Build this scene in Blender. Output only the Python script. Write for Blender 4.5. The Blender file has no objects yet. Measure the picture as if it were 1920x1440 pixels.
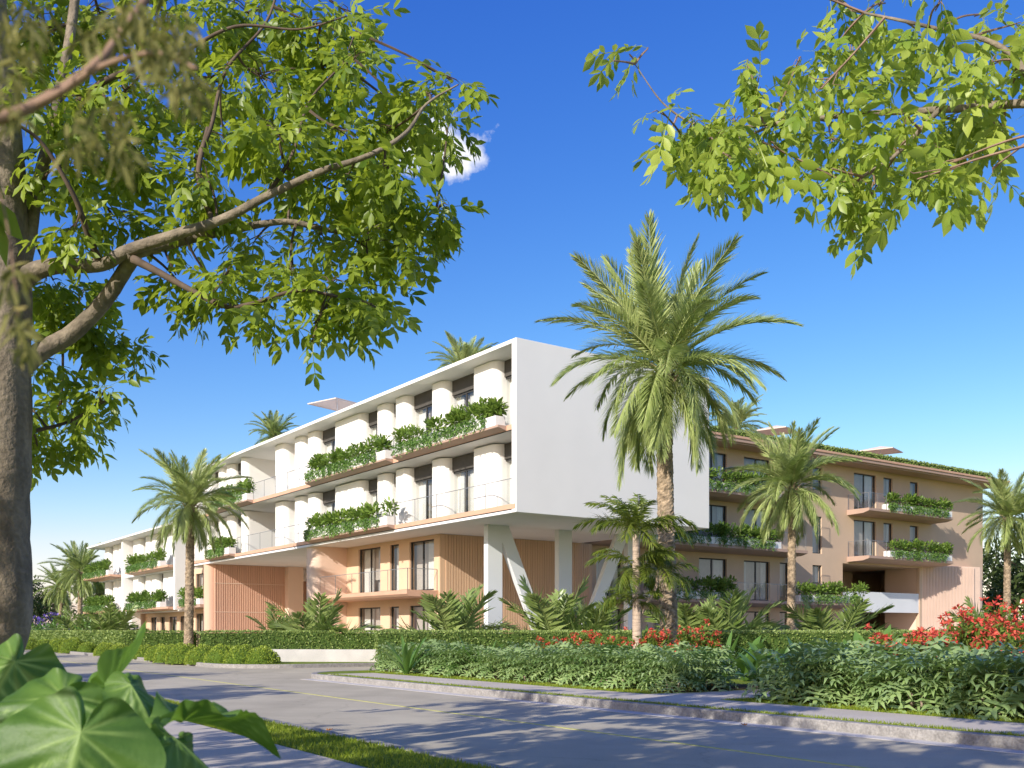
import bpy, math, random
import numpy as np
from mathutils import Vector, Matrix

# ------------------------------------------------------------------ camera, sky, sun, exposure
scene = bpy.context.scene
COL = scene.collection
F_PX, CX, HORIZON, EYE = 1867.0, 960.0, 1184.0, 1.5      # level camera, lens shifted up
cam_data = bpy.data.cameras.new('camera')
cam_data.sensor_width = 36.0
cam_data.lens = 36.0 * F_PX / 1920.0
cam_data.shift_y = (HORIZON - 720.0) / 1920.0
cam_data.clip_start, cam_data.clip_end = 0.1, 6000.0
cam_data.dof.use_dof = True
cam_data.dof.focus_distance = 38.0
cam_data.dof.aperture_fstop = 8.0
cam = bpy.data.objects.new('camera', cam_data)
COL.objects.link(cam)
cam.location = (0, 0, EYE)
cam.rotation_euler = (math.radians(90), 0, 0)
scene.camera = cam

PHI = math.atan(1328.0 / 1867.0)                 # the building's axes
U = Vector((-math.sin(PHI), math.cos(PHI), 0))   # along the long facade, away
V = Vector((math.cos(PHI), math.sin(PHI), 0))    # along the end wall, to the right
SUN_DIR = (V + 0.36 * U + Vector((0, 0, -0.52))).normalized()   # way the light travels
SUN_EL = math.asin(-SUN_DIR.z)
SUN_AZ = math.atan2(-SUN_DIR.x, -SUN_DIR.y)      # from +Y, clockwise

world = bpy.data.worlds.new('World')
scene.world = world
world.use_nodes = True
wn, wl = world.node_tree.nodes, world.node_tree.links
wn.clear()
w_out = wn.new('ShaderNodeOutputWorld')
w_bg = wn.new('ShaderNodeBackground')
w_bg.inputs['Strength'].default_value = 0.15
sky = wn.new('ShaderNodeTexSky')
sky.sky_type = 'NISHITA'
sky.sun_disc = False
sky.sun_elevation = SUN_EL
sky.sun_rotation = SUN_AZ
sky.altitude = 0
sky.air_density = 1.0
sky.dust_density = 0.6
sky.ozone_density = 3.0
hsv = wn.new('ShaderNodeHueSaturation')
hsv.inputs['Saturation'].default_value = 1.22
hsv.inputs['Value'].default_value = 1.0
wl.new(sky.outputs[0], hsv.inputs['Color'])
# clear-day grading of the whole sky: deeper overhead, pale at the horizon, straight line towards the sun
sp_ = wn.new('ShaderNodeSeparateColor'); cb_ = wn.new('ShaderNodeCombineColor')
wl.new(hsv.outputs[0], sp_.inputs[0])
for ch, (ga, ka, lin) in enumerate(((1.46, 0.57, 0.98), (1.30, 0.475, 0.74), (0.70, 1.22, 1.4))):
    pw = wn.new('ShaderNodeMath'); pw.operation = 'POWER'; pw.inputs[1].default_value = ga
    mu = wn.new('ShaderNodeMath'); mu.operation = 'MULTIPLY'; mu.inputs[1].default_value = ka
    li = wn.new('ShaderNodeMath'); li.operation = 'MULTIPLY'; li.inputs[1].default_value = lin
    mi = wn.new('ShaderNodeMath'); mi.operation = 'MINIMUM'
    wl.new(sp_.outputs[ch], pw.inputs[0]); wl.new(pw.outputs[0], mu.inputs[0]); wl.new(sp_.outputs[ch], li.inputs[0])
    wl.new(mu.outputs[0], mi.inputs[0]); wl.new(li.outputs[0], mi.inputs[1]); wl.new(mi.outputs[0], cb_.inputs[ch])
# small broken fair-weather cloud
tc = wn.new('ShaderNodeTexCoord')
cd = Vector(((800 - CX) / F_PX, 1.0, (HORIZON - 272) / F_PX)).normalized()
sub = wn.new('ShaderNodeVectorMath'); sub.operation = 'SUBTRACT'; sub.inputs[1].default_value = cd
scl = wn.new('ShaderNodeVectorMath'); scl.operation = 'MULTIPLY'; scl.inputs[1].default_value = (10.5, 12.0, 22.0)
ln = wn.new('ShaderNodeVectorMath'); ln.operation = 'LENGTH'
cn = wn.new('ShaderNodeTexNoise')
cn.inputs['Scale'].default_value = 24.0; cn.inputs['Detail'].default_value = 7.0; cn.inputs['Roughness'].default_value = 0.6
mr = wn.new('ShaderNodeMapRange'); mr.inputs[1].default_value = 0.15; mr.inputs[2].default_value = 1.0
mr.inputs[3].default_value = 0.30; mr.inputs[4].default_value = -0.22
ad = wn.new('ShaderNodeMath'); ad.operation = 'ADD'
cr = wn.new('ShaderNodeMapRange'); cr.inputs[1].default_value = 0.52; cr.inputs[2].default_value = 0.72
cmix = wn.new('ShaderNodeMix'); cmix.data_type = 'RGBA'
cmix.inputs[7].default_value = (4.0, 4.05, 4.3, 1)
wl.new(tc.outputs['Generated'], sub.inputs[0]); wl.new(sub.outputs[0], scl.inputs[0]); wl.new(scl.outputs[0], ln.inputs[0])
wl.new(tc.outputs['Generated'], cn.inputs['Vector']); wl.new(ln.outputs['Value'], mr.inputs[0])
wl.new(cn.outputs[0], ad.inputs[0]); wl.new(mr.outputs[0], ad.inputs[1]); wl.new(ad.outputs[0], cr.inputs[0])
wl.new(cr.outputs[0], cmix.inputs[0]); wl.new(cb_.outputs[0], cmix.inputs[6])
wl.new(cmix.outputs[2], w_bg.inputs['Color']); wl.new(w_bg.outputs[0], w_out.inputs[0])

sun_data = bpy.data.lights.new('sun', 'SUN')
sun_data.energy = 3.4
sun_data.angle = math.radians(0.5)
sun_data.color = (1.0, 0.945, 0.855)
sun = bpy.data.objects.new('sun', sun_data)
COL.objects.link(sun)
sun.rotation_euler = SUN_DIR.to_track_quat('-Z', 'Y').to_euler()
sun.location = (-30, -30, 40)

vs = scene.view_settings
vs.view_transform = 'Standard'
vs.look = 'None'
vs.exposure = 0.76
vs.gamma = 1.0
vs.use_curve_mapping = False
cy = scene.cycles
cy.max_bounces = 8; cy.diffuse_bounces = 4; cy.glossy_bounces = 3; cy.transmission_bounces = 4; cy.transparent_max_bounces = 8
cy.sample_clamp_indirect = 6.0
cy.use_denoising = True

R = random.Random(7)
G = np.random.default_rng(11)

# ------------------------------------------------------------------ small helpers
def at(px, py, Y):
    """a point of the place, given where one sees it and how far off it stands"""
    return Vector(((px - CX) / F_PX * Y, Y, EYE + (HORIZON - py) / F_PX * Y))

def tag(o, label=None, cat=None, group=None, kind=None):
    if label: o['label'] = label
    if cat: o['category'] = cat
    if group: o['group'] = group
    if kind: o['kind'] = kind
    return o

def empty(name, loc=(0, 0, 0), rz=0.0):
    o = bpy.data.objects.new(name, None)
    o.location = loc
    o.rotation_euler = (0, 0, rz)
    COL.objects.link(o)
    return o

def link(name, mesh, parent=None, mat=None):
    o = bpy.data.objects.new(name, mesh)
    if mat is not None and len(mesh.materials) == 0: mesh.materials.append(mat)
    COL.objects.link(o)
    if parent is not None: o.parent = parent
    return o

def copy_tree(o, parent=None):
    c = o.copy()
    COL.objects.link(c)
    c.parent = parent
    for ch in list(o.children): copy_tree(ch, c)
    return c

class MB:
    def __init__(self): self.v, self.f = [], []
    def quad(self, a, b, c, d):
        n = len(self.v); self.v += [tuple(a), tuple(b), tuple(c), tuple(d)]; self.f.append((n, n+1, n+2, n+3))
    def box(self, x0, x1, y0, y1, z0, z1):
        n = len(self.v)
        self.v += [(x0,y0,z0),(x1,y0,z0),(x1,y1,z0),(x0,y1,z0),(x0,y0,z1),(x1,y0,z1),(x1,y1,z1),(x0,y1,z1)]
        for q in ((0,3,2,1),(4,5,6,7),(0,1,5,4),(1,2,6,5),(2,3,7,6),(3,0,4,7)): self.f.append(tuple(n+i for i in q))
        return self
    def prism(self, poly, z0, z1):
        n, k = len(self.v), len(poly)
        self.v += [(p[0], p[1], z0) for p in poly] + [(p[0], p[1], z1) for p in poly]
        self.f.append(tuple(n+i for i in reversed(range(k)))); self.f.append(tuple(n+k+i for i in range(k)))
        for i in range(k):
            j = (i+1) % k
            self.f.append((n+i, n+j, n+k+j, n+k+i))
        return self
    def profile_y(self, prof, y0, y1):                 # (x, z) outline drawn along y
        n, k = len(self.v), len(prof)
        self.v += [(p[0], y0, p[1]) for p in prof] + [(p[0], y1, p[1]) for p in prof]
        self.f.append(tuple(n+i for i in range(k))); self.f.append(tuple(n+k+i for i in reversed(range(k))))
        for i in range(k):
            j = (i+1) % k
            self.f.append((n+i, n+k+i, n+k+j, n+j))
        return self
    def tube(self, pts, rads, seg=8, wob=0.0, rnd=None):
        pts = [Vector(p) for p in pts]
        n0 = len(self.v); m = len(pts)
        ref = Vector((0.31, 0.9, 0.12))
        for i, p in enumerate(pts):
            t = (pts[min(i+1, m-1)] - pts[max(i-1, 0)])
            t = t.normalized() if t.length > 1e-9 else Vector((0, 0, 1))
            a = t.cross(ref)
            if a.length < 1e-3: a = t.cross(Vector((1, 0, 0)))
            a.normalize(); b = t.cross(a)
            for k in range(seg):
                th = 2*math.pi*k/seg
                r = rads[i] * (1 + (rnd.uniform(-wob, wob) if rnd else 0))
                self.v.append(tuple(p + (a*math.cos(th) + b*math.sin(th))*r))
        for i in range(m-1):
            for k in range(seg):
                j = (k+1) % seg
                self.f.append((n0+i*seg+k, n0+i*seg+j, n0+(i+1)*seg+j, n0+(i+1)*seg+k))
        self.f.append(tuple(n0+k for k in reversed(range(seg)))); self.f.append(tuple(n0+(m-1)*seg+k for k in range(seg)))
        return self
    def mesh(self, name, smooth=False):
        me = bpy.data.meshes.new(name)
        me.from_pydata(self.v, [], self.f)
        if smooth: me.polygons.foreach_set('use_smooth', [True]*len(me.polygons))
        me.update()
        return me
    def build(self, name, mat, parent=None, smooth=False, bevel=0.0):
        o = link(name, self.mesh(name, smooth), parent, mat)
        if bevel:
            b = o.modifiers.new('bevel', 'BEVEL'); b.width = bevel; b.segments = 2; b.limit_method = 'ANGLE'
        return o

def spline(ctrl, n=8):
    """Catmull-Rom through control points"""
    c = [Vector(p) for p in ctrl]; c = [c[0]*2 - c[1]] + c + [c[-1]*2 - c[-2]]
    out = []
    for i in range(1, len(c)-2):
        for k in range(n):
            t = k/n
            out.append(0.5*((2*c[i]) + (c[i+1]-c[i-1])*t + (2*c[i-1]-5*c[i]+4*c[i+1]-c[i+2])*t*t + (3*c[i]-c[i-1]-3*c[i+1]+c[i+2])*t**3))
    out.append(c[-2])
    return out

def tri_mesh(name, Vv, Ff, tint=None, smooth=False, extra=None):
    me = bpy.data.meshes.new(name)
    Vv = np.ascontiguousarray(Vv, dtype=np.float32); Ff = np.ascontiguousarray(Ff, dtype=np.int32)
    me.vertices.add(len(Vv)); me.vertices.foreach_set('co', Vv.ravel())
    me.loops.add(len(Ff)*3); me.loops.foreach_set('vertex_index', Ff.ravel())
    me.polygons.add(len(Ff)); me.polygons.foreach_set('loop_start', np.arange(0, len(Ff)*3, 3, dtype=np.int32))
    if smooth: me.polygons.foreach_set('use_smooth', np.ones(len(Ff), dtype=bool))
    me.update(calc_edges=True)
    for nm, arr in (('tint', tint), ('vein', extra)):
        if arr is not None:
            a = me.attributes.new(nm, 'FLOAT', 'POINT'); a.data.foreach_set('value', np.ascontiguousarray(arr, dtype=np.float32))
    return me

def frames(D, roll):
    """N right-handed frames whose x axis is D and whose z axis leans upwards, rolled about x"""
    D = D / np.linalg.norm(D, axis=1, keepdims=True)
    up = np.tile(np.array([0, 0, 1.0]), (len(D), 1))
    near = np.abs(D[:, 2]) > 0.97
    up[near] = np.array([0.9, 0.3, 0])
    Y = np.cross(up, D); Y /= np.linalg.norm(Y, axis=1, keepdims=True)
    Z = np.cross(D, Y)
    c, s = np.cos(roll)[:, None], np.sin(roll)[:, None]
    return np.stack([D, Y*c + Z*s, Z*c - Y*s], axis=2)

def scatter(tv, tf, P, M, S):
    tv = np.asarray(tv, float); tf = np.asarray(tf, int)
    VV = np.einsum('nij,kj->nki', M, tv) * np.asarray(S)[:, None, None] + P[:, None, :]
    k = len(tv)
    FF = tf[None, :, :] + (np.arange(len(P)) * k)[:, None, None]
    return VV.reshape(-1, 3), FF.reshape(-1, 3)

def join(parts):
    vs_, fs_, ts_ = [], [], []; n = 0
    for v, f, t in parts:
        vs_.append(v); fs_.append(np.asarray(f) + n); ts_.append(t if np.ndim(t) else np.full(len(v), t)); n += len(v)
    return np.concatenate(vs_), np.concatenate(fs_), np.concatenate(ts_)

# ------------------------------------------------------------------ materials
MATS = {}
def new_mat(name):
    m = bpy.data.materials.new(name); m.use_nodes = True
    MATS[name] = m
    nt = m.node_tree
    return m, nt.nodes, nt.links, nt.nodes['Principled BSDF']

def surf(name, col, rough=0.7, var=0.12, scale=3.0, bump=0.0, bscale=60.0, spec=0.3, metal=0.0, fine=0.0, streak=None):
    """matte surface: large soft blotches, fine grain, fine relief"""
    m, N, L, p = new_mat(name)
    tcx = N.new('ShaderNodeTexCoord')
    n1 = N.new('ShaderNodeTexNoise'); n1.inputs['Scale'].default_value = scale; n1.inputs['Detail'].default_value = 6
    mp = N.new('ShaderNodeMapping'); L.new(tcx.outputs['Object'], mp.inputs[0]); L.new(mp.outputs[0], n1.inputs['Vector'])
    if streak: mp.inputs['Scale'].default_value = streak
    rp = N.new('ShaderNodeValToRGB')
    e = rp.color_ramp.elements
    e[0].position, e[1].position = 0.3, 0.7
    e[0].color = (*[c*(1-var) for c in col], 1); e[1].color = (*[min(1, c*(1+var)) for c in col], 1)
    L.new(n1.outputs[0], rp.inputs[0])
    last = rp.outputs[0]
    n2 = N.new('ShaderNodeTexNoise'); n2.inputs['Scale'].default_value = bscale; n2.inputs['Detail'].default_value = 4
    L.new(tcx.outputs['Object'], n2.inputs['Vector'])
    if fine:
        mx = N.new('ShaderNodeMix'); mx.data_type = 'RGBA'; mx.blend_type = 'OVERLAY'; mx.inputs[0].default_value = fine
        L.new(last, mx.inputs[6]); L.new(n2.outputs[0], mx.inputs[7]); last = mx.outputs[2]
    L.new(last, p.inputs['Base Color'])
    p.inputs['Roughness'].default_value = rough
    p.inputs['Specular IOR Level'].default_value = spec
    p.inputs['Metallic'].default_value = metal
    if bump:
        b = N.new('ShaderNodeBump'); b.inputs['Strength'].default_value = bump; b.inputs['Distance'].default_value = 0.02
        L.new(n2.outputs[0], b.inputs['Height']); L.new(b.outputs[0], p.inputs['Normal'])
    return m

def leafmat(name, dark, light, trans=(0.25, 0.4, 0.05), tw=0.35, rough=0.45, spec=0.35, dry=None):
    m, N, L, p = new_mat(name)
    a = N.new('ShaderNodeAttribute'); a.attribute_name = 'tint'
    oi = N.new('ShaderNodeObjectInfo')
    ad_ = N.new('ShaderNodeMath'); ad_.operation = 'MULTIPLY_ADD'; ad_.inputs[1].default_value = 0.3
    L.new(oi.outputs['Random'], ad_.inputs[0]); 
    sb = N.new('ShaderNodeMath'); sb.operation = 'SUBTRACT'; sb.inputs[1].default_value = 0.15
    L.new(a.outputs['Fac'], sb.inputs[0]); L.new(sb.outputs[0], ad_.inputs[2])
    rp = N.new('ShaderNodeValToRGB'); e = rp.color_ramp.elements
    e[0].color = (*dark, 1); e[1].color = (*light, 1)
    if dry:
        e[1].position = 0.85; q = e.new(1.0); q.color = (*dry, 1)
    L.new(ad_.outputs[0], rp.inputs[0])
    L.new(rp.outputs[0], p.inputs['Base Color'])
    p.inputs['Roughness'].default_value = rough; p.inputs['Specular IOR Level'].default_value = spec
    tr = N.new('ShaderNodeBsdfTranslucent')
    mc = N.new('ShaderNodeMix'); mc.data_type = 'RGBA'; mc.inputs[0].default_value = 0.55; mc.inputs[7].default_value = (*trans, 1)
    L.new(rp.outputs[0], mc.inputs[6]); L.new(mc.outputs[2], tr.inputs['Color'])
    ms = N.new('ShaderNodeMixShader'); ms.inputs[0].default_value = tw
    L.new(p.outputs[0], ms.inputs[1]); L.new(tr.outputs[0], ms.inputs[2])
    L.new(ms.outputs[0], N['Material Output'].inputs['Surface'])
    return m

def glassmat(name, tint=(0.82, 0.86, 0.88), refl=0.5):
    m, N, L, p = new_mat(name)
    N.remove(p)
    t = N.new('ShaderNodeBsdfTransparent'); t.inputs[0].default_value = (*tint, 1)
    g = N.new('ShaderNodeBsdfGlossy'); g.inputs['Roughness'].default_value = 0.02; g.inputs['Color'].default_value = (0.95, 0.97, 1, 1)
    lw = N.new('ShaderNodeLayerWeight'); lw.inputs['Blend'].default_value = 0.5
    pw = N.new('ShaderNodeMath'); pw.operation = 'POWER'; pw.inputs[1].default_value = 3.0
    mu = N.new('ShaderNodeMath'); mu.operation = 'MULTIPLY_ADD'; mu.inputs[1].default_value = refl; mu.inputs[2].default_value = refl*.22
    L.new(lw.outputs['Facing'], pw.inputs[0]); L.new(pw.outputs[0], mu.inputs[0])
    ms = N.new('ShaderNodeMixShader')
    L.new(mu.outputs[0], ms.inputs[0]); L.new(t.outputs[0], ms.inputs[1]); L.new(g.outputs[0], ms.inputs[2])
    L.new(ms.outputs[0], N['Material Output'].inputs['Surface'])
    return m

white = surf('white_render', (0.82, 0.80, 0.765), 0.75, 0.025, 0.5, 0.06, 90)
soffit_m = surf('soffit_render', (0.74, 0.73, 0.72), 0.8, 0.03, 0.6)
peach = surf('peach_render', (0.69, 0.49, 0.335), 0.8, 0.04, 0.6, 0.06, 80)
pink = surf('pink_render', (0.75, 0.55, 0.43), 0.8, 0.04, 0.7, 0.06, 80)
brown = surf('brown_render', (0.62, 0.45, 0.315), 0.8, 0.05, 0.5, 0.06, 80)
terra = surf('terracotta_slats', (0.68, 0.42, 0.30), 0.75, 0.08, 2.0, 0.05, 60, streak=(4, 4, 0.15))
tan_sl = surf('tan_slats', (0.62, 0.42, 0.27), 0.75, 0.07, 2.0, 0.05, 60, streak=(4, 4, 0.15))
fascia_m = surf('fascia_peach', (0.62, 0.37, 0.25), 0.6, 0.06, 1.2, 0.03, 50)
fascia_b = surf('fascia_brown', (0.45, 0.31, 0.24), 0.65, 0.06, 1.2)
dark_m = surf('dark_metal', (0.045, 0.043, 0.042), 0.45, 0.1, 3)
blind_m = surf('dark_blind_box', (0.075, 0.068, 0.06), 0.6, 0.1, 4)
room_m = surf('room_wall', (0.42, 0.39, 0.36), 0.9, 0.2, 0.8)
curtain_m = surf('curtain_cloth', (0.72, 0.70, 0.66), 0.9, 0.05, 6)
blind_cloth = surf('blind_cloth', (0.52, 0.46, 0.41), 0.9, 0.06, 5)
steel = surf('rail_steel', (0.32, 0.32, 0.33), 0.4, 0.05, 6, metal=0.6)
concrete = surf('concrete', (0.52, 0.49, 0.46), 0.85, 0.10, 1.5, 0.25, 45, fine=0.35)
column_m = surf('column_paint', (0.74, 0.755, 0.76), 0.65, 0.03, 0.6)
canvas = surf('parasol_canvas', (0.70, 0.58, 0.48), 0.9, 0.05, 2)
bark_grey = surf('grey_bark', (0.22, 0.178, 0.13), 0.9, 0.45, 5.0, 0.9, 22, fine=0.5, streak=(1, 1, 0.35))
twig_m = surf('twig_bark', (0.12, 0.085, 0.06), 0.9, 0.3, 8)
twig_pink = surf('pinkish_twig', (0.27, 0.175, 0.125), 0.9, 0.3, 8)
palm_bark = surf('palm_bark', (0.30, 0.225, 0.15), 0.95, 0.55, 7.0, 0.8, 30, fine=0.6)
ring_bark = surf('ringed_palm_bark', (0.44, 0.34, 0.26), 0.85, 0.3, 6.0, 0.3, 30, fine=0.3, streak=(0.6, 0.6, 5))
glass = glassmat('window_glass', (0.86, 0.88, 0.88), 0.36)
rail_glass = glassmat('rail_glass', (0.965, 0.975, 0.975), 0.12)
soil = surf('soil', (0.075, 0.05, 0.03), 0.95, 0.35, 4, 0.6, 30)

leaf_tree = leafmat('tree_leaf', (0.085, 0.16, 0.016), (0.36, 0.45, 0.05), (0.50, 0.60, 0.04), 0.48, 0.4, 0.45)
leaf_bright = leafmat('bright_tree_leaf', (0.19, 0.30, 0.03), (0.48, 0.56, 0.10), (0.56, 0.66, 0.07), 0.45, 0.4, 0.45)
leaf_olive = leafmat('olive_leaf', (0.13, 0.135, 0.04), (0.28, 0.26, 0.09), (0.3, 0.3, 0.06), 0.35, 0.6, 0.2, dry=(0.36, 0.2, 0.09))
leaf_palm = leafmat('palm_leaf', (0.22, 0.30, 0.07), (0.60, 0.65, 0.28), (0.42, 0.56, 0.12), 0.30, 0.4, 0.5)
leaf_kentia = leafmat('kentia_leaf', (0.05, 0.095, 0.014), (0.25, 0.29, 0.04), (0.3, 0.4, 0.04), 0.28, 0.35, 0.5)
leaf_low = leafmat('low_palm_leaf', (0.13, 0.20, 0.04), (0.36, 0.44, 0.15), (0.2, 0.36, 0.05), 0.28, 0.35, 0.5)
leaf_philo = leafmat('lobed_leaf', (0.13, 0.24, 0.06), (0.48, 0.60, 0.25), (0.3, 0.5, 0.08), 0.25, 0.38, 0.5)
leaf_hedge = leafmat('hedge_leaf', (0.13, 0.20, 0.04), (0.40, 0.49, 0.15), (0.25, 0.4, 0.05), 0.25, 0.45, 0.35)
leaf_ball = leafmat('ball_leaf', (0.16, 0.24, 0.02), (0.44, 0.53, 0.08), (0.3, 0.42, 0.04), 0.25, 0.45, 0.35)
leaf_planter = leafmat('planter_leaf', (0.06, 0.13, 0.025), (0.24, 0.35, 0.06), (0.25, 0.42, 0.05), 0.28, 0.4, 0.4)
leaf_vine = leafmat('vine_leaf', (0.07, 0.16, 0.03), (0.22, 0.35, 0.08), (0.15, 0.35, 0.08), 0.25, 0.4, 0.4)
leaf_far = leafmat('far_leaf', (0.035, 0.06, 0.022), (0.09, 0.12, 0.035), (0.15, 0.22, 0.04), 0.2, 0.6, 0.2)
leaf_broad = leafmat('broad_leaf', (0.055, 0.14, 0.03), (0.20, 0.34, 0.07), (0.25, 0.45, 0.06), 0.3, 0.35, 0.5)
leaf_flower = leafmat('flower_shrub_leaf', (0.07, 0.14, 0.02), (0.22, 0.30, 0.05), (0.3, 0.4, 0.05), 0.3, 0.45, 0.35)
petal_red = leafmat('red_petal', (0.62, 0.05, 0.04), (0.85, 0.20, 0.13), (0.85, 0.1, 0.05), 0.3, 0.5, 0.3)
petal_violet = leafmat('violet_petal', (0.12, 0.08, 0.42), (0.24, 0.16, 0.6), (0.3, 0.2, 0.6), 0.25, 0.5, 0.3)
grass_blade = leafmat('grass_blade', (0.12, 0.19, 0.012), (0.30, 0.36, 0.03), (0.35, 0.45, 0.04), 0.3, 0.5, 0.3)
dry_leaf = surf('dry_leaf', (0.42, 0.17, 0.04), 0.8, 0.2, 20)
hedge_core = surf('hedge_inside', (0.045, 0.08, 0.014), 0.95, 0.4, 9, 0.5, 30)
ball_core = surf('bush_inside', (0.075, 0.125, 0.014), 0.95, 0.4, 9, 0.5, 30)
turf = surf('turf', (0.16, 0.215, 0.018), 0.95, 0.3, 1.6, 0.7, 70, fine=0.5)

def road_material():
    m, N, L, p = new_mat('worn_asphalt')
    t = N.new('ShaderNodeTexCoord')
    n1 = N.new('ShaderNodeTexNoise'); n1.inputs['Scale'].default_value = 0.35; n1.inputs['Detail'].default_value = 5
    mp = N.new('ShaderNodeMapping'); mp.inputs['Rotation'].default_value = (0, 0, math.radians(-34)); mp.inputs['Scale'].default_value = (1.0, 0.22, 1)
    L.new(t.outputs['Object'], mp.inputs[0]); L.new(mp.outputs[0], n1.inputs['Vector'])
    n2 = N.new('ShaderNodeTexNoise'); n2.inputs['Scale'].default_value = 55; n2.inputs['Detail'].default_value = 5; n2.inputs['Roughness'].default_value = 0.7
    L.new(t.outputs['Object'], n2.inputs['Vector'])
    rp = N.new('ShaderNodeValToRGB'); e = rp.color_ramp.elements
    e[0].position, e[1].position = 0.3, 0.72
    e[0].color = (0.41, 0.36, 0.262, 1); e[1].color = (0.52, 0.46, 0.335, 1)
    L.new(n1.outputs[0], rp.inputs[0])
    mx = N.new('ShaderNodeMix'); mx.data_type = 'RGBA'; mx.blend_type = 'OVERLAY'; mx.inputs[0].default_value = 0.5
    L.new(rp.outputs[0], mx.inputs[6]); L.new(n2.outputs[0], mx.inputs[7]); # hairline cracks and darker worn patches
    vo = N.new('ShaderNodeTexVoronoi'); vo.feature = 'DISTANCE_TO_EDGE'; vo.inputs['Scale'].default_value = 0.33
    wn_ = N.new('ShaderNodeTexNoise'); wn_.inputs['Scale'].default_value = 2.2; wn_.inputs['Detail'].default_value = 4
    L.new(t.outputs['Object'], wn_.inputs['Vector'])
    av = N.new('ShaderNodeMix'); av.data_type = 'RGBA'; av.blend_type = 'ADD'; av.inputs[0].default_value = 0.55
    L.new(t.outputs['Object'], av.inputs[6]); L.new(wn_.outputs['Color'], av.inputs[7]); L.new(av.outputs[2], vo.inputs['Vector'])
    ck = N.new('ShaderNodeMapRange'); ck.inputs[1].default_value = 0.0; ck.inputs[2].default_value = 0.012; ck.inputs[3].default_value = 0.86; ck.inputs[4].default_value = 1.0
    L.new(vo.outputs['Distance'], ck.inputs[0])
    n4 = N.new('ShaderNodeTexNoise'); n4.inputs['Scale'].default_value = 0.8; n4.inputs['Detail'].default_value = 6; L.new(t.outputs['Object'], n4.inputs['Vector'])
    pt_ = N.new('ShaderNodeMapRange'); pt_.inputs[1].default_value = 0.35; pt_.inputs[2].default_value = 0.6; pt_.inputs[3].default_value = 0.91; pt_.inputs[4].default_value = 1.04
    L.new(n4.outputs[0], pt_.inputs[0])
    mm = N.new('ShaderNodeMath'); mm.operation = 'MULTIPLY'; L.new(ck.outputs[0], mm.inputs[0]); L.new(pt_.outputs[0], mm.inputs[1])
    sc_ = N.new('ShaderNodeVectorMath'); sc_.operation = 'SCALE'; L.new(mx.outputs[2], sc_.inputs[0]); L.new(mm.outputs[0], sc_.inputs['Scale'])
    L.new(sc_.outputs[0], p.inputs['Base Color'])
    p.inputs['Roughness'].default_value = 0.85; p.inputs['Specular IOR Level'].default_value = 0.25
    b = N.new('ShaderNodeBump'); b.inputs['Strength'].default_value = 0.35; b.inputs['Distance'].default_value = 0.008
    L.new(n2.outputs[0], b.inputs['Height']); L.new(b.outputs[0], p.inputs['Normal'])
    return m
asphalt = road_material()
paving = surf('pavement_concrete', (0.54, 0.475, 0.39), 0.85, 0.08, 0.7, 0.3, 60, fine=0.3)
kerb_m = surf('kerb_granite', (0.30, 0.28, 0.26), 0.85, 0.18, 6.0, 0.7, 28, fine=0.6)
paint_yellow = surf('yellow_line_paint', (0.56, 0.53, 0.16), 0.8, 0.2, 8, fine=0.4)

# ------------------------------------------------------------------ ground, road, kerbs, pavements
E_DIR = Vector((-math.sin(math.radians(34)), math.cos(math.radians(34)), 0))    # along the road, away
N_DIR = Vector((math.cos(math.radians(34)), math.sin(math.radians(34)), 0))     # across, to the far side
O_RD = Vector((-3.08, 14.36, 0))
def road(q, p, z=0.0): return O_RD + E_DIR*q + N_DIR*p + Vector((0, 0, z))

def sheet(name, pts, z, mat, kind='structure'):
    mb = MB(); n = len(pts)
    mb.v = [(p[0], p[1], z) for p in pts]; mb.f = [tuple(range(n))]
    o = mb.build(name, mat); o['kind'] = kind
    return o
def slab(name, pts, z0, z1, mat):
    mb = MB().prism([(p[0], p[1]) for p in pts], z0, z1)
    o = mb.build(name, mat); o['kind'] = 'structure'
    return o
def strip(name, line_a, line_b, z0, z1, mat, bevel=0.0):
    mb = MB(); n = len(line_a)
    for a, b in zip(line_a, line_b):
        mb.v += [(a[0], a[1], z1), (b[0], b[1], z1), (a[0], a[1], z0), (b[0], b[1], z0)]
    for i in range(n-1):
        k, j = 4*i, 4*i+4
        mb.f += [(k, j, j+1, k+1), (k+2, j+2, j, k), (k+1, j+1, j+3, k+3), (k+2, k+3, j+3, j+2)]
    mb.f += [(0, 1, 3, 2), (4*n-4, 4*n-2, 4*n-1, 4*n-3)]
    o = mb.build(name, mat, bevel=bevel); o['kind'] = 'structure'
    return o

big = 2500
sheet('ground', [(-big, -big), (big, -big), (big, big), (-big, big)], -0.06, turf)
sheet('road', [road(-70, -0.1), road(-70, 7.2), road(16, 7.2), road(16, 26), road(27, 26), road(27, 7.2), road(330, 7.2), road(330, -0.1)], 0.0, asphalt)
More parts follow.
